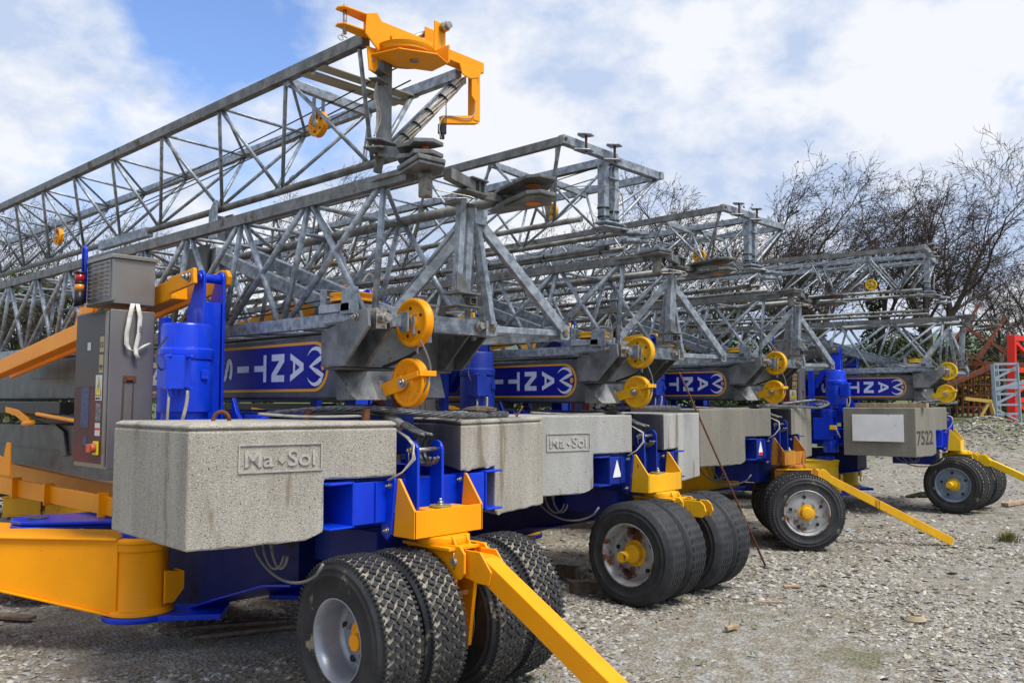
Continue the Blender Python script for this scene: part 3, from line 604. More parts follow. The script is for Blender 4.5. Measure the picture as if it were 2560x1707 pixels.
def wiggle(name, pts, r, m, parent=None, n=8, off=OFF):
    P = [Vector(p) for p in pts]; S = []
    for i in range(len(P)-1):
        p0, p1, p2, p3 = P[max(i-1, 0)], P[i], P[i+1], P[min(i+2, len(P)-1)]
        for j in range(8):
            t = j/8; S.append(.5*((2*p1)+(p2-p0)*t+(2*p0-5*p1+4*p2-p3)*t*t+(3*p1-p0-3*p2+p3)*t**3))
    S.append(P[-1]); b = MB(off); b.tube(S, r, n); return b.build(name, m, parent)
wiggle('hoist_rope', [(-.20, 4.13, 2.08), (-.16, 4.11, 1.99), (-.13, 4.11, 1.9), (-.15, 4.12, 1.80), (-.16, 4.20, 1.70)], .007, 'cableg', root)
wiggle('hoist_rope', [(-.38, 4.86, 2.39), (-.40, 6.0, 2.36), (-.42, 8.0, 2.40), (-.4, 11, 2.5)], .006, 'ropedark', root)
wiggle('hoist_rope', [(-.28, 4.86, 2.375), (-.40, 6.0, 2.33), (-.42, 8.0, 2.36), (-.4, 11, 2.44)], .006, 'ropedark', root)
wiggle('hoist_rope', [(-.05, 4.22, 2.3), (-.02, 4.22, 2.2), (-.04, 4.25, 2.1), (-.12, 4.3, 2.0), (-.2, 4.5, 1.92)], .012, 'black', root)
wiggle('control_cable', [(-.38, 4.5, 2.47), (-.33, 4.5, 2.53), (-.28, 4.5, 2.50), (-.27, 4.5, 2.44)], .006, 'cablew', root)
for k in range(4): wiggle('hydraulic_pipe', [(-.30+.05*k, 4.8, 2.17), (-.28+.05*k, 6.5, 2.175+.004*k), (-.3+.05*k, 9, 2.17), (-.3+.05*k, 12, 2.18)], .011, 'galvd' if k % 2 else 'dark', root)
# ---- tower lattice
TW = .41; ZT, ZB = 3.09, 2.225
def member(p, q, r, name, parent, m='galv', box=None):
    b = B()
    if box: b.beam(p, q, *box)
    else: b.tube([p, q], r, 12)
    return b.build(name, m, parent)
Ty = [4.24, 5.075, 5.98, 6.84, 7.70, 8.60, 9.50, 10.40, 11.30, 12.2, 13.1]
By = [4.36, 5.372, 6.225, 7.10, 8.00, 8.90, 9.80, 10.7, 11.6, 12.5, 13.3]
b = B(); b.box2((-TW, 13.28, ZB-.04), (TW, 13.34, ZB+.04)); b.box2((-TW, 13.08, ZT-.03), (TW, 13.14, ZT+.03))
tower = b.build('tower_lattice', 'galv', root, .004)
member((-TW, 4.0, ZT), (-TW, 13.2, ZT), 0, 'chord', tower, 'galvd', (.062, .082)); member((TW, 3.95, ZT-.02), (TW, 13.2, ZT-.02), .038, 'chord', tower, 'galvd')
member((-TW, 4.50, ZB+.01), (-TW, 13.2, ZB+.01), 0, 'chord', tower, 'galv', (.07, .086)); member((TW, 4.50, ZB+.01), (TW, 13.2, ZB+.01), 0, 'chord', tower, 'galv', (.07, .086))
for s_ in (-1, 1):
    X = s_*TW
    for i in range(len(Ty)-1):
        t = (X, Ty[i]+(.01), ZT-.03)
        member(t, (X, By[i]+(.0 if i else -.03), ZB+.04), .0215, 'brace', tower)
        if i+1 < len(By): member((X, t[1]+.05, t[2]), (X, By[i+1]-.06, ZB+.04), .0215, 'brace', tower)
        if i > 0: member((X, t[1]-.05, t[2]), (X, By[i-1]+.07, ZB+.04), .0215, 'brace', tower)
for i in range(len(Ty)-1):
    member((-TW, Ty[i], ZT-.02), (TW, Ty[i+1], ZT-.03), .016, 'tie', tower)
    member((TW, Ty[i+1], ZT-.03), (-TW, Ty[i+1], ZT-.03), .016, 'tie', tower)
    member((-TW, By[i+1], ZB), (TW, By[i], ZB), .016, 'tie', tower)
    member((-TW, By[i+1], ZB), (TW, By[i+1], ZB), .018, 'tie', tower)
b = B(); b.prism([(4.60, 3.005), (5.0, 3.005), (5.06, 3.03), (5.06, 3.045), (4.6, 3.045)], 'x', -.44, -.38)
# ---- top plates
b = B()
b.prism([(-.44, 4.36), (-.46, 4.27), (-.45, 4.06), (-.55, 3.75), (-.365, 3.735), (-.27, 3.86), (-.27, 4.06), (-.36, 4.36)], 'z', 3.09, 3.112)
b.prism([(-.465, 4.06), (-.565, 3.74), (-.362, 3.725), (-.26, 3.855), (-.258, 4.06)], 'z', 3.113, 3.142)
pl = b.build('pin_plate', 'galvd', root, .006)
b = B(); b.tube([(-.385, 3.88, 3.075), (-.385, 3.88, 2.93)], .043, 20); b.build('plate_pin', mat('corroded_pin', (.14, .125, .10), .8, .3, col2=(.28, .27, .24), nscale=30), pl, .008)
wiggle('pin_clip', [(-.32, 3.86, 2.985), (-.22, 3.80, 2.97), (-.14, 3.74, 2.955), (-.11, 3.72, 2.935), (-.14, 3.74, 2.915), (-.16, 3.75, 2.935), (-.14, 3.76, 2.95), (-.16, 3.78, 2.95), (-.36, 3.9, 2.94), (-.385, 3.9, 2.99)], .0035, 'bolt', root)
b = B()
pp = [(.36, 4.06), (.25, 3.86), (.13, 3.52), (.17, 3.43), (.30, 3.42), (.47, 3.62), (.46, 3.85), (.45, 4.06)]
b.prism(pp, 'z', 2.985, 3.008); b.prism(pp, 'z', 3.085, 3.108); b.prism([(.27, 3.84), (.16, 3.54), (.19, 3.46), (.29, 3.46), (.43, 3.63), (.43, 3.82)], 'z', 2.972, 2.984); b.box2((.34, 3.88, 3.009), (.44, 3.98, 3.084))
fk = b.build('pin_fork', 'galvd', root, .004)
b = B(); b.tube([(.31, 3.62, 3.0805), (.31, 3.62, 3.0845)], .05, 28); b.tube([(.31, 3.62, 2.967), (.31, 3.62, 2.9715)], .05, 28); b.build('bore', 'orange', fk)
b = B(); b.beam((-.24, 3.84, 3.10), (.06, 3.93, 3.09), .06, .07); b.prism([(.0, 3.98), (.0, 3.86), (.17, 3.88), (.19, 3.93), (.17, 3.99)], 'z', 3.127, 3.137); b.prism([(-.06, 3.99), (-.06, 3.85), (.15, 3.87), (.17, 3.93), (.15, 4.0)], 'z', 3.03, 3.045)
b.box2((.10, 3.90, 3.046), (.112, 3.96, 3.126)); b.box2((.148, 3.90, 3.046), (.16, 3.96, 3.126)); b.beam((.16, 3.94, 3.05), (.335, 3.93, 3.048), .045, .05); b.prism([(-.06, 4.08), (-.06, 3.95), (.12, 3.96), (.10, 4.06)], 'z', 2.97, 2.985)
b.build('locking_bar', 'galvd', root, .003)
b = B(); b.beam((.01, 3.97, 3.07), (.005, 4.02, 2.28), .046, .052); b.beam((.12, 4.02, 2.97), (.12, 4.06, 2.30), .052, .055); b.box2((-.03, 3.96, 2.26), (.03, 4.08, 2.275)); b.build('folding_post', 'galv', root, .003)
b = B(); b.prism([(-.05, 4.10), (-.05, 3.92), (.16, 3.94), (.18, 4.0), (.14, 4.08)], 'z', 2.385, 2.40); b.prism([(-.05, 4.10), (-.05, 3.92), (.16, 3.94), (.18, 4.0), (.14, 4.08)], 'z', 2.30, 2.31)
b.prism([(-.06, 2.401), (.06, 2.401), (.0, 2.50), (-.06, 2.52)], 'y', 3.94, 3.95)
for a_ in ((.07, .005), (.125, .005)): b.box2((a_[0], 3.95, 2.32), (a_[0]+.008, 4.0, 2.37))
b.box2((.079, 3.95, 2.362), (.124, 4.0, 2.37)); b.box2((.079, 3.95, 2.32), (.124, 4.0, 2.328)); b.build('latch', 'galvd', root, .002)
# pyramid foot
ap = Vector((.42, 4.26, 2.98)); b = B()
A1, A2 = Vector((.485, 4.16, 2.20)), Vector((1.148, 4.04, 2.20)); A3, A4 = Vector((.03, 4.75, 2.25)), Vector((1.15, 4.9, 2.2))
b.prism([(.36, 2.93), (.47, 2.93), (.49, 3.04), (.36, 3.04)], 'y', 4.2, 4.212)
for q, ww in ((A1, .056), (A2, .070), (A3, .070), (A4, .06)): b.beam(ap+(q-ap)*.03, ap+(q-ap)*.97, ww*.8, ww)
for q in (A1, A2):
    b.box(q+Vector((0, .07, 0)), (.105, .14, .105)); 
b.beam(A1+Vector((.05, .05, .0)), A2+Vector((-.05, .05, .0)), .05, .045); b.beam(A1+Vector((-.1, .45, -.08)), A2+Vector((0, .12, -.02)), .06, .07); b.tube([A1+Vector((0, .2, -.06)), A1+Vector((.35, .1, .01))], .02, 10)
b.box2((.0, 4.22, 2.15), (.43, 4.30, 2.26))
b.build('foot_pyramid', 'galv', root, .004)
b = B()
for q in (A1, A2): b.tube([q+Vector((0, -.0015, 0)), q+Vector((0, .02, 0))], .038, 20)
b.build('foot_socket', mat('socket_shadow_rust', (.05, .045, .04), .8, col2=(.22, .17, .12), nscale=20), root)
# knee struts behind
b = B(); b.beam((-.10, 6.9, 2.95), (.05, 4.85, 2.22), .07, .10); b.beam((.24, 6.9, 3.0), (.36, 4.75, 2.24), .07, .10); b.box2((-.16, 6.85, 2.80), (.0, 7.2, 3.02))
for k in range(3): b.tube([(.05+.03*k, 6.7, 2.78-.03*k), (.15+.03*k, 4.9, 2.25+.02*k)], .022, 10)
b.build('knee_strut', 'galv', root, .004)
b = B(); b.prism([(6.9, 3.05), (7.35, 3.05), (7.3, 2.75), (7.1, 2.70), (6.95, 2.8)], 'x', -.20, -.18); b.prism([(6.9, 3.05), (7.35, 3.05), (7.3, 2.75), (7.1, 2.70), (6.95, 2.8)], 'x', -.02, .0); b.beam((-.1, 7.15, 2.74), (-.1, 7.45, 2.35), .07, .09); b.build('link_plate', 'dark', root, .003)
# ---- cabinet
b = B()
cx0, cx1, cy0, cy1 = -1.20, -.855, 6.46, 7.06
b.box2((cx0+.012, cy0, 1.20), (cx1, cy1, 2.375)); cab = b.build('electrical_cabinet', 'stainless', root, .004)
b = B(); b.box2((cx0-.004, cy0+.05, 1.80), (cx0+.010, cy1-.01, 2.36)); b.build('cabinet_door', 'doorpaint', cab, .003)
b = B(); b.box2((cx0-.004, cy0+.05, 1.235), (cx0+.010, cy1-.01, 1.798)); b.build('cabinet_door', 'maroon', cab, .003)
b = B(); b.box2((cx0-.006, cy0+.005, 1.22), (cx0+.008, cy0+.045, 2.36)); b.build('door_edge', 'stainless', cab, .002)
b = B(); b.box2((cx0+.02, cy0-.01, 2.42), (cx1-.01, cy1-.12, 2.755)); b.box2((cx0, cy0-.03, 2.756), (cx1+.01, cy1-.10, 2.785)); b.build('vent_box', 'stainless', cab, .003)
b = B()
for r_ in range(9):
    for c_ in range(4):
        y = cy0+.045+c_*.108; z = 2.475+r_*.031
        b.add([(cx0+.019, y, z), (cx0+.019, y+.07, z), (cx0+.019, y+.07, z+.02), (cx0+.019, y, z+.02), (cx0-.0, y+.006, z+.001), (cx0-.0, y+.064, z+.001)], [(0, 4, 5, 1), (4, 3, 2, 5), (0, 3, 4), (1, 5, 2)])
b.box2((cx0+.015, cy0+.03, 2.46), (cx0+.0195, cy0+.46, 2.75)); b.build('louvre', 'stainless', cab)
b = B(); b.add([(cx0-.16, cy0-.03, 2.385), (cx0-.16, cy1+.02, 2.385), (cx0+.03, cy1+.02, 2.44), (cx0+.03, cy0-.03, 2.44), (cx0-.16, cy0-.03, 2.393), (cx0-.16, cy1+.02, 2.393), (cx0+.03, cy1+.02, 2.448), (cx0+.03, cy0-.03, 2.448)], [(0, 1, 2, 3), (7, 6, 5, 4), (0, 4, 5, 1), (1, 5, 6, 2), (2, 6, 7, 3), (3, 7, 4, 0)]); b.build('rain_hood', 'dark', cab)
b = B(); X_, Y_ = cx0-.05, cy1-.16
b.tube([(X_, Y_, 2.42), (X_, Y_, 2.54)], .036, 20); b.tube([(X_, Y_, 2.595), (X_, Y_, 2.612)], .037, 20); b.tube([(X_, Y_, 2.672), (X_, Y_, 2.69)], .037, 20); st = b.build('stack_light', 'black', cab)
b = B(); b.tube([(X_, Y_, 2.541), (X_, Y_, 2.594)], .034, 20); b.build('amber_lens', mat('amber_lens', (.70, .22, .01), .2, coat=.5), cab)
b = B(); b.tube([(X_, Y_, 2.613), (X_, Y_, 2.671)], .034, 20); b.build('red_lens', mat('red_lens', (.35, .008, .012), .2, coat=.5), cab)
b = B(); b.tube([(X_+.05, Y_+.02, 2.45), (X_+.05, Y_+.02, 2.86)]+[(X_+.05, Y_+.05-.03*math.cos(a), 2.86+.035*math.sin(a)) for a in [R(q_) for q_ in range(20, 180, 20)]]+[(X_+.05, Y_+.08, 2.7)], .012, 10); b.build('blue_hose', 'blue', cab)
def sticker(name, y, z, wy, wz, m, x=cx0-.0055, parent=None):
    b = B(); b.box2((x, y, z), (x+.0012, y+wy, z+wz)); return b.build(name, m, parent or cab)
tan = mat('tan_label', (.42, .33, .17), .5); wl = mat('white_label', (.62, .62, .58), .5); nl = mat('navy_label', (.03, .045, .13), .4, col2=(.10, .12, .22), nscale=40, lo=.55, hi=.65); yl = mat('warning_yellow', (.80, .62, .02), .4); gl = mat('grey_label', (.12, .12, .12), .5, col2=(.3, .3, .3), nscale=60, lo=.5, hi=.6)
def text(body, size, loc, rot, m, parent, name='lettering', ext=.0008, bold=0.0, align='LEFT'):
    cu = bpy.data.curves.new(name, 'FONT'); cu.body = body; cu.size = size; cu.extrude = ext; cu.offset = bold; cu.align_x = align; cu.resolution_u = 4
    o = bpy.data.objects.new(name, cu); dg = None
    sc.collection.objects.link(o); bpy.context.view_layer.update()
    me = bpy.data.meshes.new_from_object(o.evaluated_get(bpy.context.evaluated_depsgraph_get())); sc.collection.objects.unlink(o); bpy.data.objects.remove(o)
    me.materials.clear(); me.materials.append(M[m] if isinstance(m, str) else m); me.name = name
    ob = bpy.data.objects.new(name, me); sc.collection.objects.link(ob); ob.parent = parent; ob.location = loc; ob.rotation_euler = rot; return ob
def W(x, y, z): return (x, y-4.2, z)
FACE_L = (R(90), 0, R(-90))     # reads towards -x side
sticker('ce_plate', cy0+.055, 2.06, .075, .115, tan); text('CE', .055, W(cx0-.0066, cy0+.128, 2.095), FACE_L, 'black', cab)
sticker('date_plate', cy0+.06, 1.905, .075, .135, tan); text('99', .06, W(cx0-.0066, cy0+.128, 1.925), FACE_L, 'black', cab)
sticker('warning_sign', cy0+.07, 1.70, .115, .19, wl)
b = B(); b.prism([(cy0+.078, 1.735), (cy0+.178, 1.735), (cy0+.128, 1.88)], 'x', cx0-.0068, cx0-.0060); b.build('warning_triangle', 'black', cab)
b = B(); b.prism([(cy0+.086, 1.741), (cy0+.170, 1.741), (cy0+.128, 1.866)], 'x', cx0-.0076, cx0-.0069); b.build('warning_triangle', yl, cab)
b = B(); b.prism([(cy0+.132, 1.845), (cy0+.115, 1.80), (cy0+.128, 1.805), (cy0+.126, 1.752), (cy0+.144, 1.812), (cy0+.130, 1.806)], 'x', cx0-.0084, cx0-.0077); b.build('warning_bolt', 'black', cab)
text('400 VOLT', .022, W(cx0-.0068, cy0+.178, 1.708), FACE_L, 'black', cab)
sticker('data_plate', cy0+.08, 1.55, .09, .13, gl); sticker('notice_label', cy0+.085, 1.44, .09, .095, wl)
b = B(); b.box2((cx0-.0066, cy0+.087, 1.482), (cx0-.0058, cy0+.173, 1.498)); b.build('notice_stripe', 'redpaint', cab)
sticker('rating_plate', cy0+.30, 1.50, .15, .30, nl); sticker('small_plate', cy0+.32, 1.36, .07, .07, nl); sticker('paper_tag', cy0+.30, 2.08, .06, .06, wl)
b = B(); b.box2((cx0-.02, cy0+.09, 1.30), (cx0-.0055, cy0+.17, 1.40)); sw = b.build('switch_plate', yl, cab, .003)
b = B(); b.tube([(cx0-.02, cy0+.13, 1.35), (cx0-.055, cy0+.13, 1.35)], .034, 24); b.box2((cx0-.08, cy0+.12, 1.32), (cx0-.05, cy0+.14, 1.38)); b.build('isolator_switch', mat('faded_red_plastic', (.45, .09, .05), .5), cab, .003)
b = B(); b.box2((-1.085, cy0-.006, 1.835), (-.985, cy0-.0005, 1.885)); b.box2((-1.06, cy0-.018, 1.85), (-1.01, cy0-.006, 1.87)); b.build('rusty_hasp', 'rustm', cab, .002)
b = B(); b.prism([(-1.10, 1.25), (-1.075, 1.25), (-1.07, 1.83), (-1.085, 1.83)], 'y', cy0-.0012, cy0-.0004); b.prism([(-1.02, 1.25), (-1.0, 1.25), (-1.0, 1.83), (-1.01, 1.83)], 'y', cy0-.0012, cy0-.0004); b.build('rust_stain', mat('rust_run', (.12, .09, .065), .5, .4), cab)
b = B(); b.tube([(-1.02, 6.52, 1.20), (-1.02, 6.52, 1.06)], .055, 18); b.tube([(-.95, 6.50, 1.06), (-.95, 6.50, 1.0)], .03, 14); b.tube([(-1.02, 6.52, 1.06), (-1.02, 6.52, .93)], .045, 18); b.build('plug_socket', 'black', cab)
wiggle('conduit', [(-.95, 6.5, 1.0), (-.95, 6.49, .95), (-.90, 6.48, .92), (-.80, 6.46, .93)], .018, 'cableg', cab)
# white sling hung on the cabinet
b = MB()
def strap(pts, wd):
    vs = []
    for i, p in enumerate(pts):
        vs += [(p[0]-wd/2, p[1], p[2]), (p[0]+wd/2, p[1]-.004*(i % 2), p[2])]
    b.add(vs, [(2*i, 2*i+1, 2*i+3, 2*i+2) for i in range(len(pts)-1)], True)
x0, y0 = 3.8-1.03, 6.44
strap([(x0-.005, y0+.0, 2.425), (x0-.03, y0-.012, 2.33), (x0-.05, y0-.014, 2.2), (x0-.05, y0-.012, 2.12), (x0-.03, y0-.012, 2.08), (x0+.02, y0-.014, 2.065)], .034)
strap([(x0+.03, y0+.0, 2.425), (x0+.045, y0-.014, 2.33), (x0+.04, y0-.016, 2.2), (x0+.02, y0-.014, 2.1), (x0+.02, y0-.02, 2.05), (x0+.04, y0-.022, 2.01)], .032)
strap([(x0+.02, y0-.02, 2.065), (x0+.08, y0-.016, 2.11), (x0+.13, y0-.01, 2.135)], .03)
sl = b.build('lifting_sling', mat('white_webbing', (.66, .64, .58), .8, col2=(.5, .48, .42), nscale=12)); sl.location = (0, 0, GR)
so_ = sl.modifiers.new('t', 'SOLIDIFY'); so_.thickness = .003
tag(sl, 'knotted white webbing sling hanging on the front of the steel cabinet', 'sling')
text('LASH', .03, (x0+.062, y0-.0215, 2.19), (R(90), R(-92), 0), 'black', sl, 'lettering', .0003); 
# ---- slewing motor
def motor(X, Y, zb_, zt_, m, name='slewing_motor'):
    b = B(); r = .178
    b.lathe([(zb_, 0), (zb_, r*.86), (zb_+.05, r*.86), (zb_+.06, r), (zt_-.27, r), (zt_-.255, r*.985), (zt_-.25, r*.985)], (X, Y, 0), (0, 0, 1), 40)
    b.lathe([(zt_-.245, r*.9), (zt_-.245, r*1.035), (zt_-.18, r*1.035), (zt_-.17, r*.98), (zt_-.165, r*.93), (zt_-.02, r*.93), (zt_, r*.88), (zt_, 0)], (X, Y, 0), (0, 0, 1), 40)
    for k in range(10):
        a = 2*math.pi*k/10; b.bolt((X+r*.9*math.cos(a), Y+r*.9*math.sin(a), zt_-.30), (math.cos(a), math.sin(a), 0), .006, .012)
    o = b.build(name, m, root, .004)
    b = B(); b.box2((X-r-.08, Y-r*.55-.10, zb_+.22), (X-.06, Y-.03-.09, zb_+.42)); b.box2((X-r-.085, Y-r*.55-.17, zb_+.21), (X-r+.04, Y-r*.55-.10, zb_+.43))
    for q in (.215, .425): b.tube([(X-r-.06, Y-r*.55-.18, zb_+q), (X-r-.06, Y-.2, zb_+q)], .012, 8); b.tube([(X-.09, Y-r*.55-.18, zb_+q), (X-.09, Y-.2, zb_+q)], .012, 8)
    b.tube([(X-r-.03, Y-r*.55-.12, zb_+.21), (X-r-.03, Y-r*.55-.12, zb_+.16)], .02, 10)
    b.build('terminal_box', m, o, .006)
    b = B(); b.tube([(X, Y, zt_), (X, Y, zt_+.012)], .008, 8); b.build('top_bolt', 'bolt', o)
    b = B(); b.box2((X+.02, Y-r-.012, zb_+.28), (X+.075, Y-r+.02, zb_+.34)); b.build('bracket', m, o, .003)
    wiggle('motor_cable', [(X-r-.08, Y-.2, zb_+.33), (X-r-.11, Y-.2, zb_+.36), (X-r-.10, Y-.15, zb_+.45), (X-r-.0, Y-.08, zb_+.56)], .006, 'black', o)
    wiggle('motor_cable', [(X-r-.04, Y-.22, zb_+.19), (X-r-.045, Y-.22, zb_+.08), (X-r-.04, Y-.2, zb_-.02)], .009, 'cablew', o)
    wiggle('motor_cable', [(X-.10, Y-.24, zb_+.20), (X-.11, Y-.24, zb_+.10), (X-.12, Y-.2, zb_-.02)], .012, 'cablew', o)
    return o
motor(-.985, 5.68, 1.565, 2.225, 'blue')
b = B(); b.box2((-1.14, 5.72, 1.02), (-.80, 6.05, 1.40)); b.tube([(-.985, 5.80, 1.40), (-.985, 5.80, 1.56)], .15, 28); b.tube([(-.985, 5.80, .80), (-.985, 5.80, 1.02)], .13, 28); b.tube([(-1.0, 5.74, 1.15), (-1.0, 5.66, 1.15)], .09, 24); b.build('gearbox', 'blue', root, .006)
b = B(); b.box2((-1.20, 5.66, 1.20), (-1.10, 5.76, 1.27)); b.build('terminal_block', 'yellow', root, .004)
for k_ in range(2): wiggle('motor_cable', [(-1.15, 5.66, 1.20), (-1.15, 5.62, 1.10), (-1.08+.03*k_, 5.62, 1.06), (-1.02, 5.66, 1.12+.02*k_)], .010, 'cablew', root)
# ---- blue A frames and yellow struts
for s_ in (-1, 1):
    xs = s_*.685
    b = B()
    for X in (xs-.085, xs+.068):
        pts = [(6.02, 1.5), (6.02, 2.05), (6.12, 2.25), (6.12, 2.35), (5.99, 2.60)]+[(5.93+.06*math.cos(a), 2.60+.06*math.sin(a)) for a in [R(q_) for q_ in range(20, 181, 20)]]+[(5.86, 1.5)]
        b.prism(pts, 'x', X, X+.022)
    b.box2((xs-.062, 5.88, 1.5), (xs+.062, 6.0, 2.42)); b.beam((xs, 6.05, 2.38), (xs, 6.42, 1.85), .12, .10); b.box2((xs-.16, 6.32, 1.5), (xs-.10, 6.42, 2.33)); b.tube([(xs-.1, 5.93, 2.60), (xs+.1, 5.93, 2.60)], .035, 20)
    b.build('boom_bracket', 'blue', root, .005)
    b = B()
    for X in (xs-.145, xs+.11):
        lo_ = Vector((X, 10.6, 2.02)); hi_ = Vector((X, 5.93, 2.60)); 
        if s_*(X-xs) > 0 : hi2 = Vector((X, 5.93, 2.60)); b.beam(hi2+Vector((0, .35, -.04)), hi2+Vector((0, -.05, .005)), .03, .115); continue
        b.beam(lo_, hi_, .035, .155); b.prism([(5.98, 2.52), (5.86, 2.56), (5.84, 2.62), (5.88, 2.67), (5.98, 2.675)], 'x', X-.0175, X+.0175)
    X = xs-.145 if s_ < 0 else xs-.145
    b.beam((xs-.06, 10.6, 2.008), (xs-.06, 6.3, 2.545), .13, .15)
    b.build('luffing_strut', 'yellow', root, .006)
    b = B(); b.bolt((xs-.165, 5.95, 2.60), (-1, 0, 0), .026, .03); b.build('strut_bolt', 'bolt', root)
b = B(); b.prism([(8.2, 2.36), (8.85, 2.30), (8.8, 2.34), (8.62, 2.62), (8.5, 2.62)], 'x', -.60, -.55); b.lathe([(-.02, .0), (-.02, .16), (-.008, .14), (.008, .14), (.02, .16), (.02, 0)], (-.62, 8.35, 2.62), (1, 0, 0), 40); b.build('guide_sheave', 'yellow', root, .004)
# small blue clamp parts seen under the decal
b = B(); b.prism([(5.62, 1.5), (5.74, 1.5), (5.74, 1.64), (5.76, 1.70), (5.73, 1.72), (5.68, 1.62), (5.62, 1.56)], 'x', -.60, -.57); b.box2((-.62, 5.36, 1.50), (-.52, 5.52, 1.60)); b.tube([(-.57, 5.30, 1.56), (-.57, 5.56, 1.56)], .03, 12); b.build('clamp', 'blue', root, .004)
wiggle('control_cable', [(-.5, 5.4, 1.62), (-.52, 5.0, 1.60), (-.4, 4.6, 1.62), (-.2, 4.5, 1.60)], .014, 'black', root)
wiggle('control_cable', [(-.7, 5.2, 1.61), (-.6, 4.8, 1.595), (-.35, 4.55, 1.60), (-.1, 4.6, 1.61)], .009, 'cablew', root)
# ---- jib builders
Ny = [4.48, 5.36, 6.33, 7.35, 8.41, 9.37, 10.28, 11.17, 12.1, 13.05, 14.0]
Fy = [4.49, 5.48, 6.41, 7.43, 8.62, 9.62, 10.6, 11.6, 12.5, 13.4, 14.3]
Cy = [4.95, 6.13, 7.11, 8.32, 9.26, 10.24, 11.3, 12.2, 13.1, 14.0]
ZJ, ZJB = 4.06, 3.41
def jib(xa, xb, xc, name='jib', far_visible=True):
    b = B(); b.box2((xa-.02, 14.2, ZJ-.04), (xb+.02, 14.26, ZJ+.03))
    J = b.build(name, 'galv', root, .003)
    member((xa, 4.44, ZJ+.01), (xa, 14.3, ZJ+.01), 0, 'chord', J, 'galvd', (.062, .078)); member((xb, 4.44, ZJ+.01), (xb, 14.3, ZJ+.01), 0, 'chord', J, 'galv', (.06, .075)); member((xc, 4.55, ZJB), (xc, 14.1, ZJB), .030, 'chord', J, 'galvd')
    member((xa, 5.36, ZJ-.04), (xb, 5.48, ZJ-.04), 0, 'cross_bar', J, 'galv', (.05, .06))
    zt_ = ZJ-.03
    for i in range(len(Cy)):
        c = (xc, Cy[i], ZJB+.02)
        member((xa, Ny[i]+.03, zt_), (xc, c[1]-.05, c[2]), .0155, 'brace', J); member((xa, Ny[i+1]-.0, zt_), (xc, c[1], c[2]), .0155, 'brace', J)
        member((xb, Fy[i]+.03, zt_), (xc, c[1]-.03, c[2]), .015, 'brace', J); member((xb, Fy[i+1]-.0, zt_), (xc, c[1]+.05, c[2]), .015, 'brace', J)
        member((xa+.02, Ny[i+1], zt_+.02), (xb-.02, Fy[i+1]-.02, zt_+.02), .013, 'tie', J)
        if i: member((xa+.02, Ny[i], zt_+.02), (xb-.02, Fy[i+1]-.04, zt_+.02), .013, 'tie', J)
    return J
JX = .42
jib(-JX, JX, 0)
b = B(); b.box2((-.035, 8.5, ZJB-.06), (.035, 9.7, ZJB+.035)); b.prism([(7.0, 3.13), (7.14, 3.13), (7.14, 3.37), (7.06, 3.47), (7.0, 3.47)], 'x', -.085, -.07); b.prism([(7.0, 3.13), (7.14, 3.13), (7.14, 3.37), (7.0, 3.37)], 'x', .07, .085)
b.box2((-.069, 7.12, 3.14), (.069, 7.135, 3.36)); b.build('rest_shoe', 'galv', root, .004)
def jib_sheave(X, Y, Z):
    b = B(); b.box2((X-.05, Y-.025, Z+.05), (X-.04, Y+.025, Z+.24)) if False else b.box2((X-.045, Y-.02, Z-.02), (X-.037, Y+.02, Z+.20)); b.box2((X+.037, Y-.02, Z-.02), (X+.045, Y+.02, Z+.20)); b.build('sheave_bracket', 'galv', root, .002)
    sheave((X, Y, Z), (1, 0, 0), .10, .05, 'yellow')
jib_sheave(-.10, 5.44, 3.80); 
jib_sheave(-.10, 10.7, 3.62)
for (za, xa_) in ((3.98, -.02), (3.92, .1), (3.85, -.08)):
    wiggle('jib_rope', [(xa_, 4.6, za+.06), (xa_+.02, 6.5, za-.06), (xa_, 9.5, za-.2), (xa_-.05, 12.5, za-.25)], .0055, 'ropedark', root)
# ---- yellow jib head (first crane only)
JH = []
b = B(); b.beam((-.44, 4.40, 4.15), (.60, 4.40, 4.148), .09, .078)
b.box2((.10, 4.345, 4.10), (.205, 4.357, 4.345)); b.box2((.10, 4.443, 4.10), (.205, 4.455, 4.33))
for z in (4.185, 4.075):
    b.prism([(-.665, 4.44), (-.675, 4.40), (-.65, 4.36), (-.42, 4.345), (-.42, 4.455)], 'z', z, z+.012)
b.prism([(-.50, 4.185), (-.42, 4.215), (-.31, 4.10), (-.31, 4.02), (-.40, 3.965), (-.51, 4.05)], 'y', 4.325, 4.338)
b.prism([(-.47, 3.99), (-.40, 3.99), (-.38, 3.87), (-.40, 3.835), (-.45, 3.835)], 'y', 4.36, 4.372)
b.prism([(-.44, 4.36), (-.38, 4.15), (-.15, 4.04), (.00, 4.10), (.02, 4.28), (-.2, 4.39)], 'z', 3.935, 3.946); b.box2((.005, 4.10, 3.947), (.018, 4.28, 4.07))
b.beam((-.30, 4.34, 4.06), (.02, 4.38, 4.11), .05, .06)
b.prism([(.33, 4.108), (.56, 4.108), (.53, 4.05), (.44, 4.02), (.36, 4.03)], 'y', 4.335, 4.345)
b.box2((.505, 4.37, 3.74), (.575, 4.43, 4.11)); b.prism([(.46, 4.10), (.46, 3.90), (.50, 3.86), (.515, 3.90), (.515, 4.10)], 'y', 4.34, 4.35); b.beam((.56, 4.40, 3.755), (.22, 4.40, 3.675), .05, .058)
hd1 = b.build('jib_head', 'yellow', root, .004); JH.append(hd1)
b = B(); b.lathe([(-.022, 0), (-.022, .20), (-.008, .18), (.008, .18), (.022, .20), (.022, 0)], (-.20, 4.30, 3.995), (0, 0, 1), 56); JH.append(b.build('jib_head_sheave', 'yellow', root))
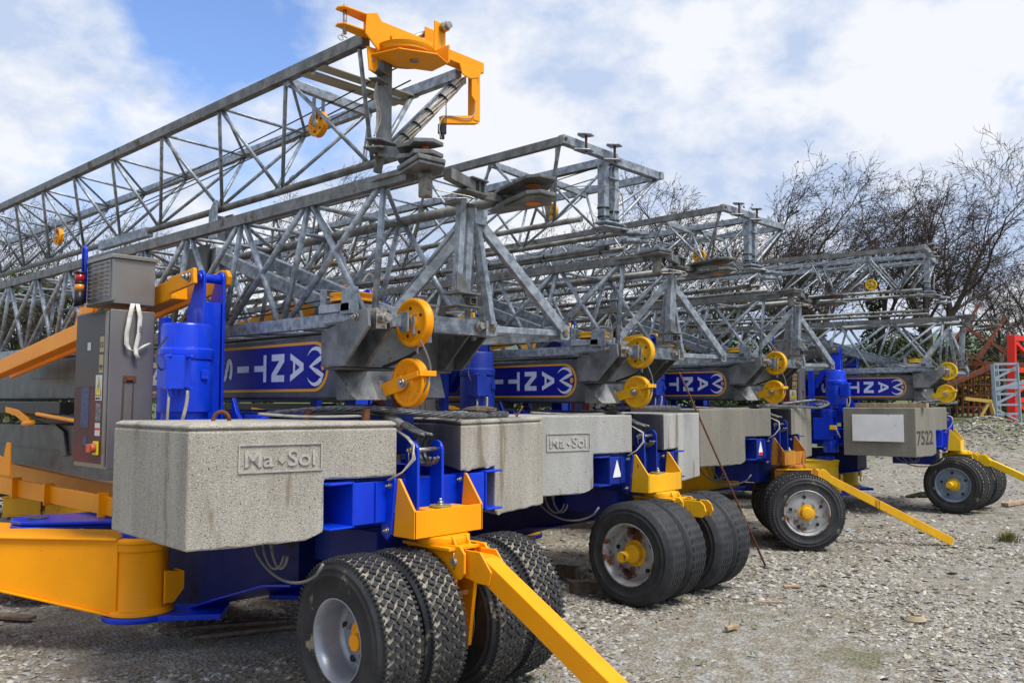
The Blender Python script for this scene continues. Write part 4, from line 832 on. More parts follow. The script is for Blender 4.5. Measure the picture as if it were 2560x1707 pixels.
b = B(); b.tube([(-.19, 4.22, 3.934), (-.19, 4.22, 3.928)], .03, 20); b.tube([(.17, 4.34, 4.31), (.17, 4.29, 4.31)], .034, 6); b.tube([(.17, 4.29, 4.31), (.17, 4.265, 4.31)], .024, 20); b.tube([(.0, 4.55, 4.22), (.12, 4.47, 4.29)], .022, 14); b.tube([(-.03, 4.58, 4.20), (.03, 4.53, 4.24)], .034, 14); b.tube([(-.62, 4.40, 4.22), (-.62, 4.40, 4.03)], .013, 12); b.tube([(-.42, 4.35, 3.91), (-.42, 4.375, 3.91)], .012, 10)
JH.append(b.build('jib_head_pin', 'bolt', root))
JH.append(wiggle('jib_head_clip', [(-.62, 4.39, 4.04), (-.67, 4.37, 4.00), (-.70, 4.36, 3.98), (-.68, 4.36, 3.96), (-.65, 4.37, 3.98), (-.67, 4.37, 4.0), (-.60, 4.40, 4.01)], .003, 'bolt', root))
b = B(); b.box2((.20, 4.38, 3.575), (.25, 4.42, 3.645)); b.tube([(.225, 4.40, 3.575), (.225, 4.40, 3.54)], .018, 12); JH.append(b.build('limit_switch', 'black', root, .003))
b = B(); b.tube([(.225, 4.36, 3.64), (.225, 4.36, 3.80)], .004, 8); JH.append(b.build('limit_rod', 'dark', root))
JH.append(wiggle('limit_cable', [(.225, 4.4, 3.54), (.19, 4.38, 3.55), (.18, 4.38, 3.62), (.235, 4.37, 3.70), (.49, 4.36, 3.76), (.50, 4.355, 4.0), (.49, 4.35, 4.07), (.42, 4.4, 4.03)], .005, 'cablew', root))
b = B()
for y_ in (.35, .62, .85):
    pass
ra_, rb_ = Vector((-.02, 4.62, 3.48)), Vector((.41, 4.44, 4.02))
b.tube([ra_, rb_], .024, 16); b.tube([ra_+Vector((.01, .2, -.03)), rb_+Vector((-.01, .5, 0))], .02, 12); JH.append(b.build('end_brace', 'galv', root))
b = B(); bt = B()
for k in range(6):
    pts = []
    for i in range(12):
        t = i/11; p = ra_+(rb_-ra_)*t; a = k*1.05+t*3; pts.append(p+Vector((.022*math.cos(a)+.016, -.038+.010*math.sin(a), .020*math.sin(a))))
    pts.append(rb_+Vector((.04, -.04, .035-.01*k))); pts.append(rb_+Vector((.0, -.05, -.04)))
    b.tube(pts, .0085, 8)
JH.append(b.build('cable_bundle', 'cablew', root))
for t in (.12, .3, .5, .72, .88): p = ra_+(rb_-ra_)*t; d = (rb_-ra_).normalized(); bt.tube([p-d*.004+Vector((.008, -.018, 0)), p+d*.004+Vector((.008, -.018, 0))], .044, 14)
JH.append(bt.build('cable_tie', 'black', root))
# centre post and lower hinge of the jib end (first crane)
b = B(); b.beam((-.24, 4.47, 4.10), (-.24, 4.47, 3.42), .072, .08); b.prism([(-.40, 4.46), (-.34, 4.38), (-.18, 4.40), (-.14, 4.50), (-.24, 4.54)], 'z', 3.405, 3.42); b.prism([(-.42, 4.46), (-.36, 4.36), (-.16, 4.36), (-.12, 4.48), (-.24, 4.54)], 'z', 3.345, 3.36)
b.prism([(-.40, 4.44), (-.36, 4.38), (-.24, 4.42), (-.24, 4.5)], 'z', 3.87, 3.882); b.prism([(-.40, 4.44), (-.36, 4.38), (-.24, 4.42), (-.24, 4.5)], 'z', 3.81, 3.82)
b.beam((-.28, 4.44, 3.352), (-.37, 4.06, 3.235), .05, .07); b.tube([(-.24, 4.50, 3.35), (-.22, 4.56, 3.24)], .03, 12)
for z in (3.255, 3.185):
    b.prism([(-.41, 4.10), (-.50, 4.02), (-.47, 3.93), (-.51, 3.85), (-.42, 3.77), (-.31, 3.80), (-.33, 3.90), (-.29, 3.98), (-.33, 4.08)], 'z', z-.012, z+.014)
JH.append(b.build('jib_hinge', 'galvd', root, .004))
b = B(); b.tube([(-.385, 3.88, 3.155), (-.385, 3.88, 3.295)], .020, 14); JH.append(b.build('hinge_pin', 'orange', root))
JH.append(wiggle('jib_cable', [(-.34, 4.42, 3.80), (-.36, 4.42, 3.7), (-.33, 4.42, 3.58), (-.35, 4.42, 3.45)], .006, 'cablew', root))
JH.append(wiggle('jib_cable', [(-.33, 4.44, 3.80), (-.34, 4.42, 3.68), (-.31, 4.42, 3.56), (-.36, 4.42, 3.43)], .006, 'cablew', root))
b = B(); b.prism([(-.42, 5.02), (.44, 5.02), (.44, 5.07), (-.42, 5.07)], 'z', ZJ-.07, ZJ-.05); b.prism([(-.42, 5.08), (.44, 5.08), (.44, 5.20), (-.42, 5.20)], 'z', ZJ-.04, ZJ-.034); b.prism([(-.42, 4.90), (.44, 4.90), (.44, 5.015), (-.42, 5.015)], 'z', ZJ-.04, ZJ-.034); JH.append(b.build('wind_board', mat('beige_board', (.33, .31, .24), .7), root))
JHN = {o.name.split('.')[0] for o in JH}
# ================================================================ further cranes as copies
def remap_for(yel, blu, hubn=None):
    r = {'amber_paint': M[yel], 'ultramarine_paint': M[blu]}
    return r
SPEC = [dict(x=7.22, dy=.58, dz=-.03, wx=.07, rz=0, ba=0, by=4.05, jz=.09, jx=-.22, yel='lemon', blu='blueold', kind='rib', rimmat='rimrust', dish=.13),
        dict(x=11.05, dy=1.0, dz=0, wx=.04, rz=R(-2.5), ba=R(38), by=4.10, jz=.13, jx=-.20, yel='lemon', blu='blueold', kind='blk', rimmat='rimrust', dish=.05),
        dict(x=16.15, dy=.34, dz=0, wx=.16, rz=R(9.5), ba=R(-9.5), by=4.05, jz=.20, jx=0, yel='bright', blu='blue', kind='blk', rimmat='rimblue', dish=.08)]
WNAMES = {'wheel', 'plastic_wrap'}
first = root; CR = [first]
SKIP = WNAMES | JHN
ROOT1 = root
for i, s in enumerate(SPEC):
    sk = set(SKIP)
    if i != 1: pass
    sk.add('drawbar')
    c = copy_tree(ROOT1, None, sk, remap_for(s['yel'], s['blu']))
    c.location = (s['x'], 4.2+s['dy'], GR+s['dz']); c.rotation_euler.z = s['rz']; CR.append(c)
# wheels, drawbars and wide jibs of the others
for i, s in enumerate(SPEC):
    root = CR[i+1]; bp = (s['by'], s['ba'], 1.09, .262, s['wx'], -s['dz'])
    for ch in root.children:
        if ch.get('turned'):
            del ch['turned']; ch.location = (0, 0, 0); ch.rotation_euler = (0, 0, 0)
    if s['kind'] == 'rib':
        bogie('rib', s['rimmat'], s['dish'], 'lemon', .082, bp)
        b = B(); b.prism([(3.62, .64), (3.86, .64), (3.86, .79), (3.64, .79), (3.60, .76), (3.58, .70)], 'x', -.075, -.055); b.prism([(3.62, .64), (3.86, .64), (3.86, .79), (3.64, .79), (3.60, .76), (3.58, .70)], 'x', .055, .075); b.build('drawbar_lug', 'lemon', root, .004)
    else:
        bogie('block', s['rimmat'], s['dish'], 'bright' if i == 2 else 'lemon', .07, bp)
        d = drawbar((0.0, 2.12, -.13) if i == 1 else (0, 2.35, .06), .095, .105)
        d.data.materials[0] = M['lemon'] if i == 1 else M['bright']
    turn(s['ba'])
    for X, Z in ((-.26, 3.27), (.04, 3.30), (.26, 3.25)):
        b = B(); b.tube([(X, 4.55, Z), (X, 13.5, Z)], .026, 12); pp_ = b.build('pendant_bar', 'galvd', root)
        b = B()
        for k in range(9): b.tube([(X, 4.8+k*.83+X, Z), (X, 4.82+k*.83+X, Z)], .0295, 12)
        b.build('cable_tie', 'black', pp_)
    # second jib half beside the first
    JN0 = set(root.children)
    for ch in list(root.children):
        if ch.name.startswith('jib.') or ch.name == 'jib': ch.location.x = -.46+s['jx']; ch.location.z += s['jz']
    j = None
    J0 = [c for c in ROOT1.children if c.name == 'jib'][0]
    j2 = copy_tree(J0, root, (), None); j2.location = (.40+s['jx'], 0, 0)
    b = B(); b.beam((-.89, 4.45, 4.085), (-.03, 4.45, 4.075), .075, .085); b.beam((-.01, 4.50, 4.07), (.83, 4.50, 4.07), .075, .085)
    b.beam((-.17, 4.50, 4.02), (-.17, 4.50, 3.44), .08, .085); b.beam((.06, 4.54, 4.02), (.06, 4.54, 3.42), .075, .08)
    b.prism([(-.24, 4.56), (-.26, 4.40), (.0, 4.38), (.14, 4.44), (.12, 4.6)], 'z', 3.395, 3.412); b.prism([(-.30, 4.56), (-.34, 4.36), (.0, 4.30), (.18, 4.36), (.2, 4.5)], 'z', 3.33, 3.345)
    b.tube([(-.88, 4.48, 4.04), (-.52, 4.95, 3.44)], .02, 10); b.tube([(.82, 4.5, 4.04), (.14, 4.58, 3.46)], .018, 10); b.tube([(.82, 4.52, 4.04), (.10, 4.60, 3.60)], .018, 10)
    b.prism([(-.14, 3.86), (.04, 3.86), (.04, 3.875), (-.14, 3.875)], 'y', 4.44, 4.52)
    for z in (3.30, 3.22): b.prism([(.0, 4.42), (-.03, 4.32), (.06, 4.22), (.12, 4.26), (.16, 4.18), (.22, 4.22), (.18, 4.36), (.08, 4.44)], 'z', z, z+.03)
    for X in (-.66, -.20):
        b.prism([(X-.05, 4.40), (X-.09, 4.36), (X+.0, 4.28), (X+.09, 4.30), (X+.06, 4.42)], 'z', 4.15, 4.165); b.prism([(X-.08, 4.42), (X-.12, 4.38), (X, 4.28), (X+.08, 4.30), (X+.09, 4.42)], 'z', 4.0, 4.012)
    b.build('jib_end_frame', 'galv', root, .004)
    b = B()
    for X in (-.66, -.20): b.tube([(X+.01, 4.34, 3.99), (X+.01, 4.34, 4.15)], .013, 12)
    b.tube([(-.87, 4.40, 4.085), (-.87, 4.46, 4.085)], .02, 12); b.build('jib_pin', 'rustm', root)
    b = B()
    for z in (3.55, 3.46):
        b.tube([(-.17, 4.50, z), (-.17, 4.50, z+.012)], .066, 8); b.tube([(.06, 4.54, z), (.06, 4.54, z+.012)], .06, 8)
    b.build('cable_tie', 'black', root)
    wiggle('loose_cable', [(-.12, 4.42, 3.46), (-.10, 4.40, 3.62), (-.02, 4.40, 3.72), (.05, 4.42, 3.66), (.06, 4.42, 3.45)], .006, 'cablew', root)
    wiggle('jib_rope', [(-.55, 4.6, 3.72), (-.2, 4.42, 3.76), (.1, 4.46, 3.74)], .005, 'cableg', root)
    for ch in root.children:
        if ch not in JN0 or ch.name.split('.')[0] in ('jib_sheave', 'jib_rope', 'sheave_bracket'):
            ch.location.z += s['jz']
            if ch is not j2: ch.location.x += s['jx']
root = ROOT1
# shift a few upper parts so each crane sits as parked in the photograph
LAB = ['folded tower crane nearest the camera, with an orange-yellow jib head and steel cabinet',
       'second folded tower crane of the row, on smooth ribbed tyres with rusty silver rims',
       'third folded tower crane of the row, with a rusted yellow drawbar resting on the gravel',
       'farthest folded tower crane of the row, on blue-grey rims beside the red mast']
for c, l in zip(CR, LAB): tag(c, l, 'crane', 'tower cranes parked in a row')
for c in CR:       # every rust / colour pattern differs a little from crane to crane
    c.name = 'tower_crane' if c is CR[0] else c.name
# far crane has a second blue bracket pair in dull grey struts
for ch in CR[3].children:
    if ch.name.split('.')[0] == 'luffing_strut':
        ch.material_slots[0].link = 'OBJECT'; ch.material_slots[0].material = M['dark']
for ch in CR[2].children:
    if ch.name.split('.')[0] in ('coupling_bracket', 'drawbar_head', 'turntable_ring'):
        ch.material_slots[0].link = 'OBJECT'; ch.material_slots[0].material = M['rusty']
for c_ in (CR[2],):
    for ch in c_.children:
        if ch.name.split('.')[0] in ('chassis_hull',): ch.material_slots[0].link = 'OBJECT'; ch.material_slots[0].material = M['lemon']
for ch in CR[3].children:
    if ch.name.split('.')[0] in ('slewing_motor', 'gearbox', 'terminal_block', 'motor_cable'): ch.location.y += .22
    if ch.name.split('.')[0] in ('outrigger_leg', 'outrigger_beam', 'pivot_plate'): ch.location.y -= .55
    if ch.name.split('.')[0] == 'chassis_hull': ch.location.y += .55
# warning triangles on the cross beams of cranes 2 and 3
b = B(); b.prism([(-.53, 1.0), (-.40, 1.0), (-.41, 1.03), (-.465, 1.165), (-.52, 1.03)], 'y', 4.302, 4.306); b.build('white_marker', 'white', CR[1])
b = B(); b.prism([(-.53, .985), (-.43, .985), (-.43, 1.03), (-.48, 1.165), (-.53, 1.03)], 'y', 4.302, 4.306); tri = b.build('warning_marker', 'white', CR[2])
b = B(); b.box2((-.528, 4.299, .99), (-.432, 4.3015, 1.022)); b.build('marker_stripe', 'redpaint', CR[2])
# ================================================================ BALLAST BLOCKS
def inset(poly, d):
    n = len(poly); out = []
    ar = sum(poly[i][0]*poly[(i+1) % n][1]-poly[(i+1) % n][0]*poly[i][1] for i in range(n)); sg = 1 if ar > 0 else -1
    for i in range(n):
        p0, p1, p2 = Vector(poly[i-1]), Vector(poly[i]), Vector(poly[(i+1) % n])
        n1 = Vector((-(p1-p0).y, (p1-p0).x)).normalized()*sg; n2 = Vector((-(p2-p1).y, (p2-p1).x)).normalized()*sg
        m_ = (n1+n2); m_ = m_/max(.3, m_.dot(n1)); out.append(tuple(p1+m_*d))
    return out
def block(side, z0, zc, z1, lid, m, name='ballast_block'):
    sg = 1 if side > 0 else -1
    # outline seen from above, going front outer corner -> notch -> front inner corner -> inner side -> back -> outer side
    P0, Pm, P1 = (-1.51, 4.57), (-.74, 4.373), (-.28, 4.255)
    inner = [(-.30, 4.30), (-.68, 4.95), (-.70, 5.40)] if side > 0 else [(-.26, 4.30), (-.45, 4.9), (-.5, 5.40)]
    Bm = (-.74, 5.44); back = [(-1.15, 5.58), (-1.45, 5.70)]
    fx = lambda p: (-sg*p[0], p[1]) if side > 0 else p
    rg = random.Random(int(z0*1000)+side)
    def split(p, q_, k): return [(p[0]+(q_[0]-p[0])*i/k, p[1]+(q_[1]-p[1])*i/k) for i in range(k)]
    fr0 = split(P0, Pm, 14); fr1 = split(Pm, P1, 9)
    zt_ = z1-.045 if lid else z1
    V = []; Fc = []
    def v(p, z): p = fx(p); V.append((p[0], p[1], z)); return len(V)-1
    def jz(z, k=.007): return z+rg.uniform(-.3, 1)*k
    ends = [.05, .018] if side < 0 else [.03, .01]
    bot = [v(p, jz(z0)+(ends[1] if i == 13 else 0)) for i, p in enumerate(fr0)]+[v(Pm, z0+ends[0])]
    nt_ = [v(Pm, zc)]+[v(p, jz(zc, .006)) for p in fr1[1:]]+[v(P1, zc)]
    top = [v(p, zt_) for p in (P0, Pm, P1)]
    bb = [v(p, jz(z0)) for p in [Bm]+back]; bn = [v(p, zc) for p in inner]+[v(Bm, zc)]; tb_ = [v(p, zt_) for p in inner+[Bm]+back]
    Fc.append(bot+nt_+[top[2], top[1], top[0]])                      # front
    Fc.append([nt_[-1], bn[0], tb_[0], top[2]])
    for i in range(2): Fc.append([bn[i], bn[i+1], tb_[i+1], tb_[i]])
    Fc.append([bn[2], bn[3], tb_[3], tb_[2]]); Fc.append([bn[3], bb[0], bb[1], tb_[4], tb_[3]]); Fc.append([bb[1], bb[2], tb_[5], tb_[4]]); Fc.append([bb[2], bot[0], top[0], tb_[5]])
    Fc.append([bot[-1], bb[0], bn[3], nt_[0]]); Fc.append(nt_[::-1]+[bn[3], bn[2], bn[1], bn[0]]); Fc.append(bot[::-1]+bb[::-1]); Fc.append(top+tb_)
    if side > 0: Fc = [f[::-1] for f in Fc]
    b = MB(); b.add(V, Fc); o = b.build(name, m, None, .012)
    if lid:
        U = [fx(p) for p in [P0, P1]+inner+[Bm]+back]
        b2 = MB(); n = len(U); A = inset(U, .022); C_ = inset(U, .003); D_ = inset(U, .03)
        vs = [(x, y, zt_-.003) for x, y in A]+[(x, y, zt_+.010) for x, y in A]+[(x, y, zt_+.015) for x, y in C_]+[(x, y, z1-.016) for x, y in C_]+[(x, y, z1) for x, y in D_]
        fs = [(i+j*n, (i+1) % n+j*n, (i+1) % n+(j+1)*n, i+(j+1)*n) for j in range(4) for i in range(n)]+[tuple(range(4*n, 5*n)), tuple(range(n-1, -1, -1))]
        if side > 0: fs = [f[::-1] for f in fs]
        b2.add(vs, fs); b2.build('lid', m, o, .006)
    return o
BL = [('conc', .865, 1.222, 1.572, True), ('conc2', .862, 1.225, 1.59, False), ('conc3', .866, 1.225, 1.59, False), ('conc3', .785, 1.20, 1.58, False)]
blab = [[('speckled concrete ballast block with rusty loop and chipped lower corner, nearest the camera', 'rounded speckled concrete ballast block under the coiled wire rope on the nearest crane')],
 [('pale grey concrete ballast block reading Ma Sol, left block of the second crane', 'whitish concrete ballast block behind the leaning rebar, right block of the second crane')],
 [('olive grey concrete ballast block left of the rusted bracket on the third crane', 'olive grey concrete ballast block under the loose blue tool, right block of the third crane')],
 [('olive concrete ballast block with white board and sprayed 7522', 'small visible end of the right ballast block on the farthest crane')]]
BO = []
for k, c in enumerate(CR):
    m_, z0, zc, z1, lid = BL[k]
    pair_ = []
    for si, side in enumerate((-1, 1)):
        o = block(side, z0, zc, z1, lid, m_ if not (k == 1 and side > 0) else 'conc2')
        for v in o.data.vertices: v.co.y -= 4.2
        for ch in o.children:
            for v in ch.data.vertices: v.co.y -= 4.2
        o.location = c.location; o.rotation_euler = c.rotation_euler; tag(o, blab[k][0][si], 'ballast block', 'concrete ballast blocks on the cranes'); pair_.append(o)
    BO.append(pair_)
# cast lettering Ma-Sol on the front faces
def masol(o, s0, z0, m='conc'):
    p0, p1 = Vector((-1.51, .37)), Vector((-.28, .055)); d = (p1-p0).normalized(); nrm = Vector((d.y, -d.x)); ang = math.atan2(d.y, d.x)
    def at_(s_, zz, out): q_ = p0+d*s_+nrm*out; return (q_.x, q_.y, zz)
    rot = (R(90), 0, ang); m2 = mat('raised_cast_letter_'+m, (.42, .40, .36) if m == 'conc' else (.44, .43, .40), .9, col2=(.34, .32, .29), nscale=30, bump=.4, bscale=120, spec=.15); sz = .135
    for tx, st in (('Ma', .028), ('Sol', .285)):
        t = text(tx, sz, at_(s0+st, z0+.026, .004), rot, m2, o, 'cast_lettering', .005, .0015); t.scale.x = 1.08
    b = MB(); c0 = s0+.255; zz = z0+.062; a = .024
    f = [at_(c0-a, zz, 0), at_(c0, zz-a, 0), at_(c0+a, zz, 0), at_(c0, zz+a, 0)]; g_ = [at_(c0-a, zz, .009), at_(c0, zz-a, .009), at_(c0+a, zz, .009), at_(c0, zz+a, .009)]
    b.add(f+g_, [(4, 5, 6, 7), (0, 1, 5, 4), (1, 2, 6, 5), (2, 3, 7, 6), (3, 0, 4, 7)])
    b.build('cast_lettering', m2, o)
    x0_, x1_, za, zb_ = s0, s0+.50, z0, z0+.148; fr = MB()     # the panel is framed by a rounded cast ridge
    for (sa, sb, zc_, zd) in ((x0_, x1_, zb_, zb_+.009), (x0_, x1_, za-.009, za), (x0_, x0_+.009, za, zb_), (x1_-.009, x1_, za, zb_)):
        v = [at_(sa, zc_, 0), at_(sb, zc_, 0), at_(sb, zd, 0), at_(sa, zd, 0), at_(sa, zc_, .009), at_(sb, zc_, .009), at_(sb, zd, .009), at_(sa, zd, .009)]
        fr.add(v, [(4, 5, 6, 7), (0, 1, 5, 4), (1, 2, 6, 5), (2, 3, 7, 6), (3, 0, 4, 7)])
    fr.build('cast_frame', m2, o)
masol(BO[0][0], .276, 1.292); masol(BO[1][0], .25, 1.275, 'conc2')
# board and sprayed number on the farthest block
b = MB(); b.box2((-1.525, .55, 1.03), (-1.507, 1.34, 1.47)) ; wb = b.build('white_board', 'white', BO[3][0], .002)
d_ = (Vector((-.26, .05))-Vector((-1.51, .37))).normalized()
text('7522', .32, (-1.49, .37-.008, .985), (R(90), 0, math.atan2(d_.y, d_.x)), mat('grey_spray_paint', (.045, .045, .042), .8), BO[3][0], 'sprayed_number', .001, .004)
# lifting loops
def loop(name, c, r, m, rz, lab, cat='lifting loop'):
    b = MB(); pts = [(r*math.cos(a), 0, r*1.2*math.sin(a)) for a in [R(q_) for q_ in range(0, 181, 15)]]; pts = [(r, 0, -.06)]+pts+[(-r, 0, -.06)]
    b.tube(pts, .013, 12); o = b.build(name, m); o.location = c; o.rotation_euler.z = rz; return tag(o, lab, cat)
lp = at(553, 1048, fwd=5.45); loop('lifting_loop', (lp.x, lp.y, 1.572+GR), .048, 'rustm', R(-30), 'rusty steel lifting loop standing on top of the nearest concrete block')
lp = at(1315, 1030, fwd=9.3); loop('lifting_loop', (lp.x, lp.y, 1.59+GR), .04, 'rustm', R(-35), 'rusty steel lifting loop beside the wire rope end on the second crane')
# wire rope coil lying on the blocks of crane one
def pz(px, py, z): q_ = at(px, py, z=z); return (q_.x, q_.y, z)
def ropeW(name, pts, r, lab, m='rope', turns=9, group=None):
    b = MB((0, 0, GR)); rope_strands(b, pts, r, turns=turns); o = b.build(name, m); return tag(o, lab, 'wire rope', group)
ropeW('wire_rope', [(3.25, 5.35, 1.60), (3.36, 4.95, 1.635), (3.50, 4.55, 1.650), (3.75, 4.42, 1.625), (4.10, 4.36, 1.600), (4.55, 4.45, 1.594), (4.85, 4.56, 1.594), (4.97, 4.72, 1.594), (4.92, 4.90, 1.594), (4.7, 5.05, 1.594), (4.3, 5.1, 1.594), (3.8, 5.1, 1.594), (3.3, 5.2, 1.594)], .023, 'thick greased wire rope looped across the concrete blocks of the nearest crane', turns=7)
ropeW('wire_rope', [(7.0, 5.2, 1.63), (7.4, 5.05, 1.63), (7.9, 5.05, 1.63), (8.3, 5.15, 1.62), (8.45, 5.35, 1.62), (8.2, 5.7, 1.62), (7.6, 5.8, 1.62)], .02, 'wire rope lying on the right block of the second crane', turns=9)
ropeW('wire_rope', [(10.8, 5.5, 1.63), (11.3, 5.3, 1.62), (11.8, 5.28, 1.61), (12.4, 5.3, 1.60), (12.85, 5.35, 1.66), (12.95, 5.6, 1.70), (12.6, 5.9, 1.66), (11.9, 6.0, 1.62)], .02, 'wire rope loop hanging past the end of the third crane', turns=9)
ropeW('wire_rope', [(16.5, 5.2, 1.65), (17.1, 4.95, 1.65), (17.7, 4.9, 1.66), (18.1, 5.1, 1.70), (18.0, 5.4, 1.70), (17.4, 5.6, 1.65)], .02, 'wire rope loop at the right end of the farthest crane', turns=9)
for X, Y in ((3.29, 4.90), (3.43, 4.46)):
    b = MB(); b.box((0, 0, .035), (.045, .03, .08)); o = b.build('steel_stop', 'rustm', None, .003); o.location = (X, Y, 1.57+GR); tag(o, 'rusty brown steel stop block under the wire rope, %s one' % ('left' if X < 3.4 else 'right'), 'steel stop')
# bark piece, splinters, round bar, timber
def lump(name, c, d, m, lab, cat, rz=0, seed=0, nsub=3, amp=.25, rx=0):
    import bmesh
    bm = bmesh.new(); bmesh.ops.create_icosphere(bm, subdivisions=nsub, radius=1)
    for v in bm.verts:
        n_ = 1+amp*mnoise.noise(v.co*2+Vector((seed, 0, 0)))+amp*.5*mnoise.noise(v.co*6+Vector((seed, 3, 0))); v.co *= n_; v.co = Vector((v.co.x*d[0]/2, v.co.y*d[1]/2, v.co.z*d[2]/2))
    me = bpy.data.meshes.new(name); bm.to_mesh(me); bm.free(); me.materials.append(M[m]); o = bpy.data.objects.new(name, me); sc.collection.objects.link(o); o.location = c; o.rotation_euler = (rx, 0, rz)
    return tag(o, lab, cat)
lump('bark_slab', (4.47, 4.47, 1.635+GR), (.26, .09, .05), 'wooddk', 'flat piece of brown bark resting on the coiled wire rope', 'bark', R(-35), 3)
b = MB()
for k in range(9):
    a = rng.uniform(0, 6.28); e = Vector((math.cos(a)*.03, math.sin(a)*.03, .02+.03*rng.random())); b.tube([(0, 0, 0), e], [.004, .001], 5)
b.tube([(0, 0, .01), (.045, -.02, .085)], [.005, .002], 5)
o = b.build('splintered_wood', mat('splinter', (.40, .16, .05), .8)); q_ = at(1293, 1035, fwd=6.75); o.location = (q_.x, q_.y, 1.572+GR); tag(o, 'splintered orange wood tuft on the concrete beside the rope end', 'wood splinter')
b = MB(); b.tube([(-.09, 0, .022), (.09, 0, .022)], .02, 16); o = b.build('round_bar', 'rustm', None, .003); q_ = at(1541, 1034, fwd=8.75); o.location = (q_.x, q_.y, 1.592+GR); o.rotation_euler.z = R(-45); tag(o, 'short rusty round bar lying on the pale grey concrete block', 'steel bar')
def plank(c, d, rz, m, lab, rx=0, name='timber_plank', ry=0):
    b = MB(); b.box((0, 0, d[2]/2), d); o = b.build(name, m, None, .005); o.location = c; o.rotation_euler = (rx, ry, rz); return tag(o, lab, 'timber')
q0 = at(2165, 1018, z=1.63); q1 = at(2337, 1015, z=1.63)
c4 = CR[3].matrix_basis if False else None
rz4 = SPEC[2]['rz']; m4 = Matrix.Rotation(rz4, 4, 'Z')
pc = Vector(CR[3].location)+m4@Vector((-1.12, .80, 0)); plank((pc.x, pc.y, 1.582+GR), (.10, 1.2, .075), rz4-R(14), 'wood', 'pale squared timber lying on the farthest concrete block')
# spray can, loose blue tool on crane three
pc = Vector(CR[2].location)+Matrix.Rotation(SPEC[1]['rz'], 4, 'Z')@Vector((1.0, .55, 0))
b = MB(); b.tube([(0, 0, 0), (0, 0, .17), (0, 0, .19)], [.033, .033, .022], 20); o = b.build('spray_can', 'black', None, .003); o.location = (pc.x+.12, pc.y+.1, 1.592+GR); tag(o, 'black aerosol can with red cap standing on the third crane block', 'spray can')
b = MB(); b.tube([(0, 0, .191), (0, 0, .222)], .02, 14); b.build('cap', mat('red_cap', (.5, .02, .02), .3), o)
b = MB(); b.tube([(0, 0, 0), (0, 0, .014)], .14, 28); b.beam((.12, 0, .01), (.55, .03, .09), .06, .02); o = b.build('blue_tool', 'blueold', None, .003); o.location = (pc.x-.12, pc.y-.12, 1.592+GR); o.rotation_euler.z = R(-48); tag(o, 'loose blue round-ended steel bracket with handle on the third crane block', 'steel bracket')
# rebar
ra, rb = at(1918, 1420, z=0), at(1698, 930, x=9.0)
b = MB(); b.tube([ra+Vector((0, 0, -.02)), rb], .0105, 12)
dd = (rb-ra).normalized(); Lr = (rb-ra).length
for i in range(int(Lr/.022)):
    p = ra+dd*(i*.022); b.tube([p, p+dd*.007], .0135, 8)
tag(b.build('reinforcing_bar', 'rustm'), 'long rusty ribbed rebar leaning on the right block of the second crane', 'rebar')
# timbers by the wheels
q_ = at(1470, 1478, z=0); plank((q_.x, q_.y, 0), (.34, .20, .10), R(-35), 'wooddk', 'brown timber chock against the front tyre of the second crane', name='wheel_chock')
q_ = at(1425, 1450, z=0); plank((q_.x+.12, q_.y+.15, 0), (.25, .14, .11), R(-70), 'wooddk', 'smaller dark timber chock behind the brown one', name='wheel_chock')
for k, (px, py, d, rz, m_, lab) in enumerate(((560, 1570, (1.0, .07, .03), R(-30), 'wooddk', 'long grey weathered board in the shade under the nearest crane'), (640, 1583, (.9, .05, .03), R(-22), 'wooddk', 'thin weathered lath crossing the grey board under the nearest crane'),
      (2540, 1262, (.9, .13, .06), R(-10), 'wood', 'pale plank on the ground at the right edge'), (20, 1548, (.5, .1, .03), R(-60), 'wooddk', 'reddish plank end at the left edge on shaded gravel'),
      (1980, 1470, (.17, .06, .02), R(-50), 'wood', 'small pale wood chip on gravel, upper of two'), (1920, 1510, (.20, .03, .02), R(-60), 'wood', 'thin pale wood sliver on gravel, lower of two'), (1830, 1575, (.15, .04, .03), R(-10), 'wood', 'short grey stick end on the gravel near the bottom'))):
    q_ = at(px, py, z=0); plank((q_.x, q_.y, .012), d, rz, m_, lab)
# cord coil on the gravel
b = MB()
for k in range(4):
    b.tube([((.085-.008*k+.006*math.sin(3*a))*math.cos(a), (.06-.004*k)*math.sin(a), .015+.010*k) for a in [R(q2) for q2 in range(0, 361, 15)]], .009, 8)
b.tube([(0, .03, .05), (-.03, .05, .07), (-.06, .06, .10), (.0, .02, .06)], .006, 8)
o = b.build('cord_coil', mat('beige_rope', (.40, .33, .22), .9)); q_ = at(2290, 1556, z=0); o.location = (q_.x, q_.y, .01); o.rotation_euler.z = R(-45); tag(o, 'small coil of beige cord lying on the gravel', 'cord')
q_ = at(2122, 1328, z=0); lump('drinks_can', (q_.x, q_.y, .02), (.12, .05, .03), 'bolt', 'crushed pale blue drinks can near the third crane wheel', 'litter', R(-30), 5)
MATS_blue = mat('pale_blue_foil', (.25, .38, .50), .3, .5); bpy.context.scene.objects['drinks_can'].data.materials[0] = MATS_blue
q_ = at(2120, 1268, z=0); b = MB(); b.add([(-.18, -.05, .03), (.2, -.08, .06), (.16, .1, .03), (-.15, .07, .10), (-.18, -.05, .036), (.2, -.08, .066), (.16, .1, .036), (-.15, .07, .106)], [(0, 3, 2, 1), (4, 5, 6, 7), (0, 1, 5, 4), (1, 2, 6, 5), (2, 3, 7, 6), (3, 0, 4, 7)]); o = b.build('metal_scrap', 'dark'); o.location = (q_.x, q_.y, 0); tag(o, 'bent grey sheet-metal scrap under the third crane drawbar', 'scrap metal')
